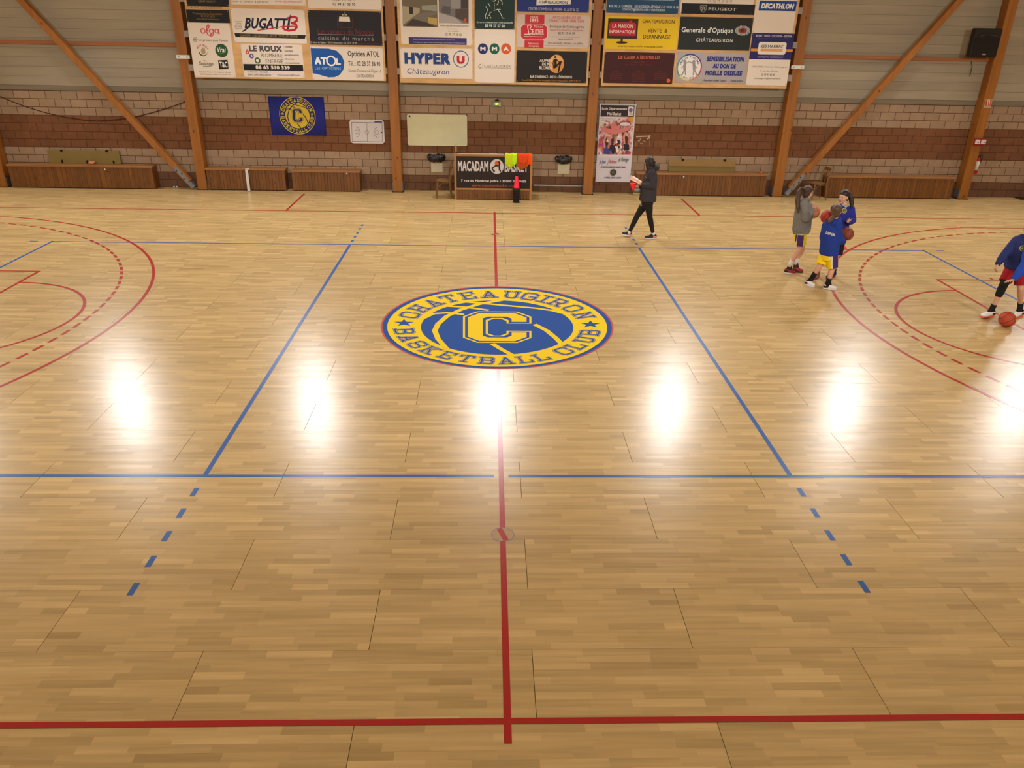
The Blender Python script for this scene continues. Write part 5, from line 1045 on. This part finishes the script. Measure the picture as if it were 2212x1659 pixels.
cloth_bump = dict(bump=((14, 14, 14), .5))
navy_coat = M('charcoal_coat', (58, 54, 58), .75, .25, noise=((9, 9, 9), .08), **cloth_bump); black_cloth = M('black_leggings', (34, 32, 30), .8, .2, bump=((20, 20, 8), .3))
grey_fleece = M('grey_fleece', (126, 122, 116), .9, .1, noise=((40, 40, 40), .05), **cloth_bump); royal = M('royal_blue_fleece', (40, 62, 146), .85, .15, noise=((30, 30, 30), .05), **cloth_bump); royal2 = M('blue_fleece', (48, 52, 142), .85, .15, noise=((30, 30, 30), .05), **cloth_bump); navy_top = M('navy_top', (44, 52, 106), .8, .2, noise=((6, 6, 6), .12), **cloth_bump)
yel_short = M('yellow_mesh_cloth', (244, 208, 30), .8, .2, **cloth_bump); pur_short = M('purple_mesh_cloth', (70, 52, 108), .8, .2, **cloth_bump); wht_cloth = M('white_cloth', (226, 222, 214), .85, .15, **cloth_bump); dark_cloth = M('dark_blue_cloth', (40, 36, 70), .8, .2); red_short = M('red_mesh_cloth', (164, 30, 40), .8, .2, **cloth_bump); blk_sock = M('black_sock', (36, 34, 34), .9, .1); wht_sock = M('white_sock', (224, 216, 206), .9, .1, bump=((60, 60, 200), .3))
shoe_white = M('shoe_white', (226, 222, 214), .5, .4); shoe_black = M('shoe_black', (40, 38, 40), .6, .3, bump=((70, 70, 70), .3)); shoe_red = M('shoe_red', (150, 36, 42), .55, .3, noise=((14, 14, 14), .15)); shoe_pink = M('shoe_pink', (226, 130, 130), .55, .3); shoe_orange = M('shoe_coral', (236, 96, 76), .55, .3); sole_dark = M('sole_dark', (60, 26, 30), .6, .3)
def J_(ox, oy, k, y, pts):
    J = {}
    for n, v in pts.items():
        J[n] = ony(ox + v[0] / k, oy + v[1] / k, y + (v[2] if len(v) > 2 else 0))
    return J
def setf(J, f, tf=None): J['f'], J['s'], J['u'] = frame(f); J['tf'] = Vector(tf or (f[0], f[1], 0)).normalized()
def badge(o, c, right, up, d, r, cols, par, nm='badge'):
    a = obj(nm, onto(o, disc_bm(c, right, up, r), d, .003), cols[0], par); obj('badge_field', onto(o, disc_bm(c, right, up, r * .78), d, .0042), cols[1], a); obj('badge_letter', onto(o, grid_text('C', c, right, up, r * .95, .06), d, .0054), cols[2], a)

# ---- the coach, walking left with a notebook, cone and dishes
Yc = 12.8
J = J_(1310, 320, 7.9, Yc, dict(head=(735, 262), neck=(762, 372), shL=(775, 425, -.17), shR=(752, 420, .17), elL=(800, 645, -.24), elR=(735, 610, .22), wrL=(610, 632, -.12), wrR=(565, 668, .06), hipL=(712, 905, -.09), hipR=(690, 900, .09), knL=(738, 1165, -.09), knR=(520, 1165, .09), anL=(795, 1455, -.08), anR=(392, 1430, .08), toeL=(690, 1515, -.09), toeR=(285, 1448, .1)))
setf(J, (-.82, .46, -.34), (-1, 0.05, 0)); fo = onz(1310 + 770 / 7.9, 320 + 1540 / 7.9)
P_ = lambda x, y, dy=0: ony(1310 + x / 7.9, 320 + y / 7.9, Yc + dy)
t = thing('person', 'person in a dark hooded coat and black leggings, walking and reading a notebook', 'person', (fo.x, Yc, 0))
o, at, S, pel, ch = body(t, J, 1.0, [(J['wrL'], (P_(540, 600, -.08) - J['wrL']), (0, .5, .85), .75, -1), (J['wrR'], (P_(510, 655, .05) - J['wrR']), (0, -.8, -.3), 1.1, 1)])
bm = B()
for q in 'LR':
    hp, kn, an = J['hip' + q], J['kn' + q], J['an' + q]; tube(bm, [(hp, .1), (lerp(hp, kn, .5), .083), (kn, .06), (lerp(kn, an, .3), .058), (lerp(kn, an, .96), .039)], 14)
loft(bm, [(pel - Vector((0, 0, .17)), .1, .09), (pel - Vector((0, 0, .06)), .165, .125), (pel, .17, .125), (pel + Vector((0, 0, .08)), .15, .11)], S, 20); lg = fuse('leggings', bm, black_cloth, t, .009, 3); badge(lg, P_(600, 950, .05), (.8, -.6, 0), (0, 0, 1), (.6, .8, 0), .038, (C((200, 196, 200)), C((40, 40, 46)), C((190, 180, 190))), lg)
ct = sweatshirt(t, 'coat', J, S, P_(700, 905), navy_coat, .165, .158, 1.0, (.10, .05), (.08, .072, .052), None, 1.12)
Q = P_(685, 512, -.17); obj('chest_mark', onto(ct, grid_text('v', Q, (1, 0, 0), (0, 0, 1), .03, .03), (0, 1, 0)), C((120, 100, 70)), ct)
f, s, u = J['f'], J['s'], J['u']
def coach_hair(bm):
    c = J['head']
    for q in (-1, 1): tube(bm, [(c + s * q * .06 + f * .015 + u * .06, .035), (c + s * q * .078 + f * .015 - u * .03, .032), (c + s * q * .075 + f * .0 - u * .115, .03)], 10)
    ball(bm, c - f * .03 - u * .09, (.075, .06, .07), 3, rot_of(s, f, u)); ball(bm, c - f * .12 + u * .0, (.025, .03, .022), 2); ball(bm, c - s * .06 + f * .02 - u * .03, (.03, .05, .085), 3, rot_of(s, f, u)); ball(bm, c - s * .05 + f * .035 - u * .09, (.03, .04, .06), 3, rot_of(s, f, u))
hairdo(t, J['head'], f, s, u, hair_dark, 1.05, .02, None, 1.06, coach_hair)
hl = P_(425, 1516, .08); ax = P_(262, 1466, .1); hl.z = .006
shoe(t, 'shoe', hl, ax + Vector((0, 0, -.01)), .047, (shoe_black, shoe_white, shoe_pink), 1, J['anR'])
b = P_(860, 1530, -.08); a = P_(655, 1512, -.1); b.z = .004; a.z = .004; shoe(t, 'shoe', b, a, .047, (shoe_black, shoe_white, shoe_pink), 1, J['anL'])
for q, hh in (('L', b), ('R', hl)): sock(t, J['an' + q], hh, wht_sock, .039, .02, J['kn' + q])
# what the coach holds
nb = thing('notebook', 'open notebook with white and salmon pages in the hands of the coach', 'notebook', P_(500, 560, -.1))
a0, a1, b0, b1 = P_(405, 545, -.02), P_(596, 612, -.17), P_(418, 462, .1), P_(600, 588, -.05)
def slab(bm, q, th):
    q = [Vector(x) for x in q]; n = (q[1] - q[0]).cross(q[3] - q[0]).normalized() * th; lo = [bm.verts.new(x) for x in q]; hi = [bm.verts.new(x + n) for x in q]
    for i in range(4): bm.faces.new((lo[i], lo[(i + 1) % 4], hi[(i + 1) % 4], hi[i]))
    bm.faces.new(lo); bm.faces.new(hi); bmesh.ops.recalc_face_normals(bm, faces=bm.faces[:]); return bm
obj('page', slab(B(), [P_(398, 538, -.02), P_(560, 612, -.16), P_(600, 592, -.10), P_(425, 478, .06)], .008), C((222, 170, 140)), nb); obj('page', slab(B(), [P_(402, 535, -.0), P_(420, 460, .1), P_(470, 495, .1), P_(440, 520, .02)], .008), C((228, 222, 212)), nb); obj('page', slab(B(), [P_(440, 500, .065), P_(600, 590, -.095), P_(604, 574, -.07), P_(470, 488, .10)], .01), C((224, 214, 200)), nb)
cn = thing('training_cone', 'bright red cone hanging point-down from the hand of the coach', 'cone', P_(460, 660)); a, b = P_(452, 600, .02), P_(474, 730, .02); bm = B(); loft(bm, [(a + Vector((0, 0, .0)), .062, .05), (a + Vector((0, 0, -.01)), .058, .05), (b, .026, .022)], (1, 0, 0), 18); obj('cone_body', bm, M('cone_red', (255, 48, 44), .5, .3), cn, True); obj('cone_rim', loft(B(), [(a + Vector((0, 0, .004)), .068, .055), (a - Vector((0, 0, .006)), .067, .054)], (1, 0, 0), 18), M('cone_red', (255, 48, 44)), cn)
for i, (yy_, w_, col, lab) in enumerate(((705, .078, (150, 148, 150), 'pale grey dish on top of the small stack in the hand of the coach'), (735, .085, (104, 96, 72), 'olive dish in the middle of the small stack held by the coach'), (772, .082, (178, 158, 106), 'sand-coloured dish at the bottom of the small stack held by the coach'))):
    c = P_(520, yy_, .03); d_ = thing('marker_dish', lab, 'marker', c, 'marker dishes carried by the coach'); obj('dish', lathe(B(), [(w_ * .8, -.022), (w_, .0), (w_ * .98, .016), (w_ * .4, .026)] if i == 0 else [(w_ * .84, -.02), (w_, .002), (w_ * .98, .014)], c, 20), C(col), d_, True)
tube_h = J['wrR']
# ---- girl in grey, three-quarter back view, facing right
Yg = 10.27
J = J_(1670, 380, 6.382, Yg, dict(head=(482, 232), neck=(450, 318), shR=(425, 380, -.15), shL=(440, 372, .15), elR=(455, 585, -.2), elL=(470, 570, .2), wrR=(548, 470, -.1), wrL=(560, 520, .16), hipR=(385, 815, -.085), hipL=(362, 815, .085), knR=(365, 1010, -.08), knL=(405, 1000, .08), anR=(238, 1215, -.06), anL=(312, 1185, .08), toeR=(305, 1335, -.1), toeL=(395, 1300, .06)))
setf(J, (.9, .42, -.08), (.95, .3, 0)); f, s, u = J['f'], J['s'], J['u']; P_ = lambda x, y, dy=0: ony(1670 + x / 6.382, 380 + y / 6.382, Yg + dy); fo = P_(270, 1330)
t = thing('person', 'girl with a long ponytail in a grey sweatshirt, holding a ball', 'person', (fo.x, Yg, 0))
o, at, S, pel, ch = body(t, J, .94, [(J['wrR'], P_(545, 420, -.06) - J['wrR'], (1, .3, -.3), .35, -1, .95), (J['wrL'], P_(600, 470, .12) - J['wrL'], (.2, -1, 0), .4, 1, .95)])
sw = sweatshirt(t, 'sweatshirt', J, S, P_(388, 762), grey_fleece, .17, .158, 1.0, (.07, -.045), (.083, .08, .046))
obj('hem_band', loft(B(), [(P_(386, 785), .152, .142), (P_(388, 755), .165, .154)], S, 24), grey_fleece, sw, True)
shorts(t, J, S, .86, [yel_short, pur_short, wht_cloth, dark_cloth], .74, .102, .8)
tl = [(P_(385, 175), .032), (P_(360, 225, -.04), .045), (P_(338, 330, -.11), .044), (P_(340, 430, -.15), .036), (P_(352, 505, -.17), .014)]
hairdo(t, J['head'], f, s, u, hair_brown, 1.0, .032, tl)
for q, h, tt in (('R', (150, 1318, -.02), (312, 1362, -.12)), ('L', (262, 1290, .08), (415, 1315, .02))):
    a = P_(*h); b = P_(*tt); a.z = b.z = .004; shoe(t, 'shoe', a, b, .047, (shoe_red, shoe_white if q == 'R' else sole_dark, sole_dark, sole_dark), 1, J['an' + q]); sock(t, J['an' + q], a, wht_sock, .042, .075, J['kn' + q])
basketball('orange and white ball held by the girl in grey', P_(556, 492, .03), .118, (196, 120, 80), (1, .4, .3))
# ---- girl in blue behind, facing the camera and looking left
Yf = 10.02
J = J_(1670, 380, 6.382, Yf, dict(head=(972, 292), neck=(985, 385), shR=(852, 448, -.02), shL=(1072, 456, .02), elR=(790, 600, -.12), elL=(1095, 610, -.1), wrR=(770, 585, -.26), wrL=(1050, 640, -.22), hipR=(815, 900), hipL=(920, 895), knR=(690, 1120, -.06), knL=(870, 1110, -.04), anR=(598, 1345, .02), anL=(838, 1318, .0), toeR=(575, 1420, -.1), toeL=(760, 1345, -.06)))
setf(J, (-.8, -.58, -.05), (-.3, -.95, 0)); f, s, u = J['f'], J['s'], J['u']; P_ = lambda x, y, dy=0: ony(1670 + x / 6.382, 380 + y / 6.382, Yf + dy); fo = P_(800, 1370)
t = thing('person', 'dark-haired girl in a blue top with a round chest badge, looking left', 'person', (fo.x, Yf, 0))
o, at, S, pel, ch = body(t, J, .96, [(J['wrL'], P_(1022, 590, -.28) - J['wrL'], (-.6, -.5, .6), .45, 1, .95), (J['wrR'], P_(745, 540, -.3) - J['wrR'], (-.3, -.8, .4), .3, -1, .95)])
sw = sweatshirt(t, 'sweatshirt', J, S, P_(880, 850), royal2, .172, .13, 1.0, None, (.07, .066, .046))
obj('collar', tube(B(), [(J['neck'] + Vector((-.06, -.04, -.005)), .012), (J['neck'] + Vector((0, -.075, -.045)), .012), (J['neck'] + Vector((.065, -.03, 0)), .012)], 8), C((170, 190, 170)), sw, True)
rt = Vector((.95, .0, .1)); badge(sw, P_(1016, 496, -.2), (1, 0, 0), (0, 0, 1), (0, 1, 0), .043, (C((206, 196, 96)), C((50, 60, 60)), C((206, 196, 96))), sw)
shorts(t, J, S, .96, [black_cloth], .86, .105)
tl = [(P_(1040, 230, .06), .036), (P_(1075, 300, .03), .046), (P_(1085, 380, -.0), .04), (P_(1080, 445, -.04), .016)]
hairdo(t, J['head'], f, s, u, hair_dark, 1.0, .03, tl)
kb = tube(B(), [(lerp(J['knR'], J['anR'], -.2), .066), (lerp(J['knR'], J['anR'], .25), .06)], 14, False); obj('knee_sleeve', kb, M('grey_knee_sleeve', (168, 158, 146), .85, .15), t, True)
for q, h, tt in (('R', (620, 1418, .03), (560, 1428, -.16)), ('L', (862, 1350, .06), (738, 1392, -.12))):
    a = P_(*h); b = P_(*tt); a.z = b.z = .004; shoe(t, 'shoe', a, b, .045, (M('shoe_navy', (52, 46, 84), .6, .3) if q == 'L' else M('shoe_brown', (140, 96, 72), .6, .3), shoe_red), 1, J['an' + q]); sock(t, J['an' + q], a, dark_cloth, .04, .06, J['kn' + q])
basketball('red-brown ball held against the chest by the girl looking left', P_(752, 566, -.36), .119, (176, 58, 44), (.3, -.4, 1))
# ---- girl seen from behind with a name on her back
Yl = 9.40
J = J_(1670, 380, 6.382, Yl, dict(head=(878, 490), neck=(858, 600), shL=(738, 682, .09), shR=(892, 680, -.11), elL=(700, 850, .1), elR=(905, 885, -.08), wrL=(900, 850, .3), wrR=(978, 905, .16), hipL=(712, 1075, .06), hipR=(812, 1075, -.07), knL=(655, 1225, .02), knR=(815, 1270, -.06), anL=(550, 1385, .09), anR=(757, 1480, -.1), toeL=(520, 1480, -.0), toeR=(840, 1560, -.12)))
setf(J, (.6, .78, .06), (.62, .78, 0)); f, s, u = J['f'], J['s'], J['u']; P_ = lambda x, y, dy=0: ony(1670 + x / 6.382, 380 + y / 6.382, Yl + dy); fo = P_(740, 1560)
t = thing('person', 'girl seen from behind in a blue hooded top lettered with a name, yellow shorts', 'person', (fo.x, Yl, 0))
o, at, S, pel, ch = body(t, J, .93, [(J['wrR'], P_(1010, 885, .24) - J['wrR'], (-.2, .2, 1), .3, 1, .95), (J['wrL'], P_(960, 830, .36) - J['wrL'], (.6, -.4, .4), .3, -1, .95)])
sw = sweatshirt(t, 'sweatshirt', J, S, P_(768, 1080), royal, .17, .142, 1.0, (.075, -.045), (.08, .078, .048))
tf = J['tf']; rgt = Vector((tf.y, -tf.x, 0)); rgt = (rgt + Vector((0, 0, -.13))).normalized(); upv = Vector((.0, 0, 1))
obj('name_lettering', onto(sw, grid_text('LENA', P_(750, 820, -.25), rgt, (.05, 0, 1), .046, .03, .1, .158), tf, .004), C((224, 220, 214)), sw)
shorts(t, J, S, .86, [yel_short, pur_short, wht_cloth, dark_cloth], .95, .112, .74)
tl = [(P_(838, 560, -.1), .034), (P_(810, 585, -.14), .04), (P_(785, 615, -.17), .034), (P_(765, 640, -.18), .014)]
hairdo(t, J['head'], f, s, u, M('light_brown_hair', (92, 68, 48), .5, .4, noise=((60, 60, 6), .25), bump=((90, 90, 9), .3)), 1.0, .026, tl)
for q, h, tt in (('L', (440, 1455, .14), (575, 1508, .0)), ('R', (680, 1570, -.08), (868, 1588, -.16))):
    a = P_(*h); b = P_(*tt); a.z = b.z = .004; shoe(t, 'shoe', a, b, .047, (shoe_white, shoe_white if q == 'R' else shoe_white, shoe_black, blk_sock), 1, J['an' + q]); sock(t, J['an' + q], a, blk_sock, .042, .085, J['kn' + q])
basketball('brown ball held at the hip by the girl with lettering on her back', P_(1015, 800, .22), .118, (140, 68, 48), (.5, -.6, .6))
# ---- player at the right edge, dribbling
Yr = 7.95
J = J_(2060, 480, 6.914, Yr, dict(head=(1138, 112, -.08), neck=(1095, 215, -.03), shR=(945, 275, .08), shL=(1140, 290, -.1), elR=(772, 470, .02), elL=(1075, 620, -.3), wrR=(662, 622, -.04), wrL=(900, 858, -.36), hipR=(860, 700, .05), hipL=(1010, 720, -.02), knR=(752, 925, -.05), knL=(1000, 985, -.1), anR=(590, 1262, -.02), anL=(998, 1225, .04), toeR=(430, 1385, -.14), toeL=(910, 1350, -.04)))
setf(J, (-.45, -.86, -.25), (-.5, -.85, 0)); f, s, u = J['f'], J['s'], J['u']; P_ = lambda x, y, dy=0: ony(2060 + x / 6.914, 480 + y / 6.914, Yr + dy); fo = P_(760, 1390)
t = thing('person', 'player in a navy top and red shorts bending over a dribbled ball', 'person', (fo.x, Yr, 0))
o, at, S, pel, ch = body(t, J, .98, [(J['wrR'], P_(628, 690, -.06) - J['wrR'], (.5, -.2, -.3), .9, -1), (J['wrL'], P_(820, 872, -.4) - J['wrL'], (0, -.3, -1), .3, -1)])
sw = sweatshirt(t, 'sweatshirt', J, S, P_(925, 690), navy_top, .178, .14, 1.0, (.05, -.05), (.078, .064, .046), None, 1.0, 'R')
bm = B(); tube(bm, [(J['shL'], .078), (J['elL'], .074), (lerp(J['elL'], J['wrL'], .5), .066), (lerp(J['elL'], J['wrL'], .92), .05)], 14); fuse('bright_sleeve', bm, M('bright_blue_fleece', (44, 76, 176), .85, .15, **cloth_bump), sw, .009, 4)
badge(sw, P_(1056, 420, -.25), (.9, -.4, 0), (0, 0, 1), (.4, .9, 0), .045, (C((190, 180, 90)), C((60, 66, 60)), C((190, 180, 90))), sw)
shorts(t, J, S, .96, [red_short], .82, .1)
kn, an = J['knR'], J['anR']; d = (an - kn); fuse('knee_sleeve', tube(B(), [(lerp(J['hipR'], kn, .66), .072), (kn, .066), (lerp(kn, an, .3), .0625), (lerp(kn, an, .46), .056)], 16), black_cloth, t, .008, 2)
hairdo(t, J['head'], f, s, u, hair_brown, 1.0, .03, [(P_(1140, 60, .1), .03), (P_(1165, 120, .12), .04), (P_(1170, 220, .12), .016)])
for q, h, tt in (('R', (602, 1400, .02), (405, 1412, -.16)), ('L', (1038, 1372, .06), (872, 1385, -.1))):
    a = P_(*h); b = P_(*tt); a.z = b.z = .004
    if q == 'R': b.z = .03
    shoe(t, 'shoe', a, b, .05, (shoe_white, shoe_orange, shoe_black, blk_sock), 1, J['an' + q]); sock(t, J['an' + q], a, blk_sock, .042, .04, J['kn' + q])
q = onz(2060 + 798 / 6.914, 480 + 1450 / 6.914, .122); basketball('orange ball on the floor before the player at the picture edge', (q.x, q.y, .122), .121, (186, 74, 48), (1, .5, .5))
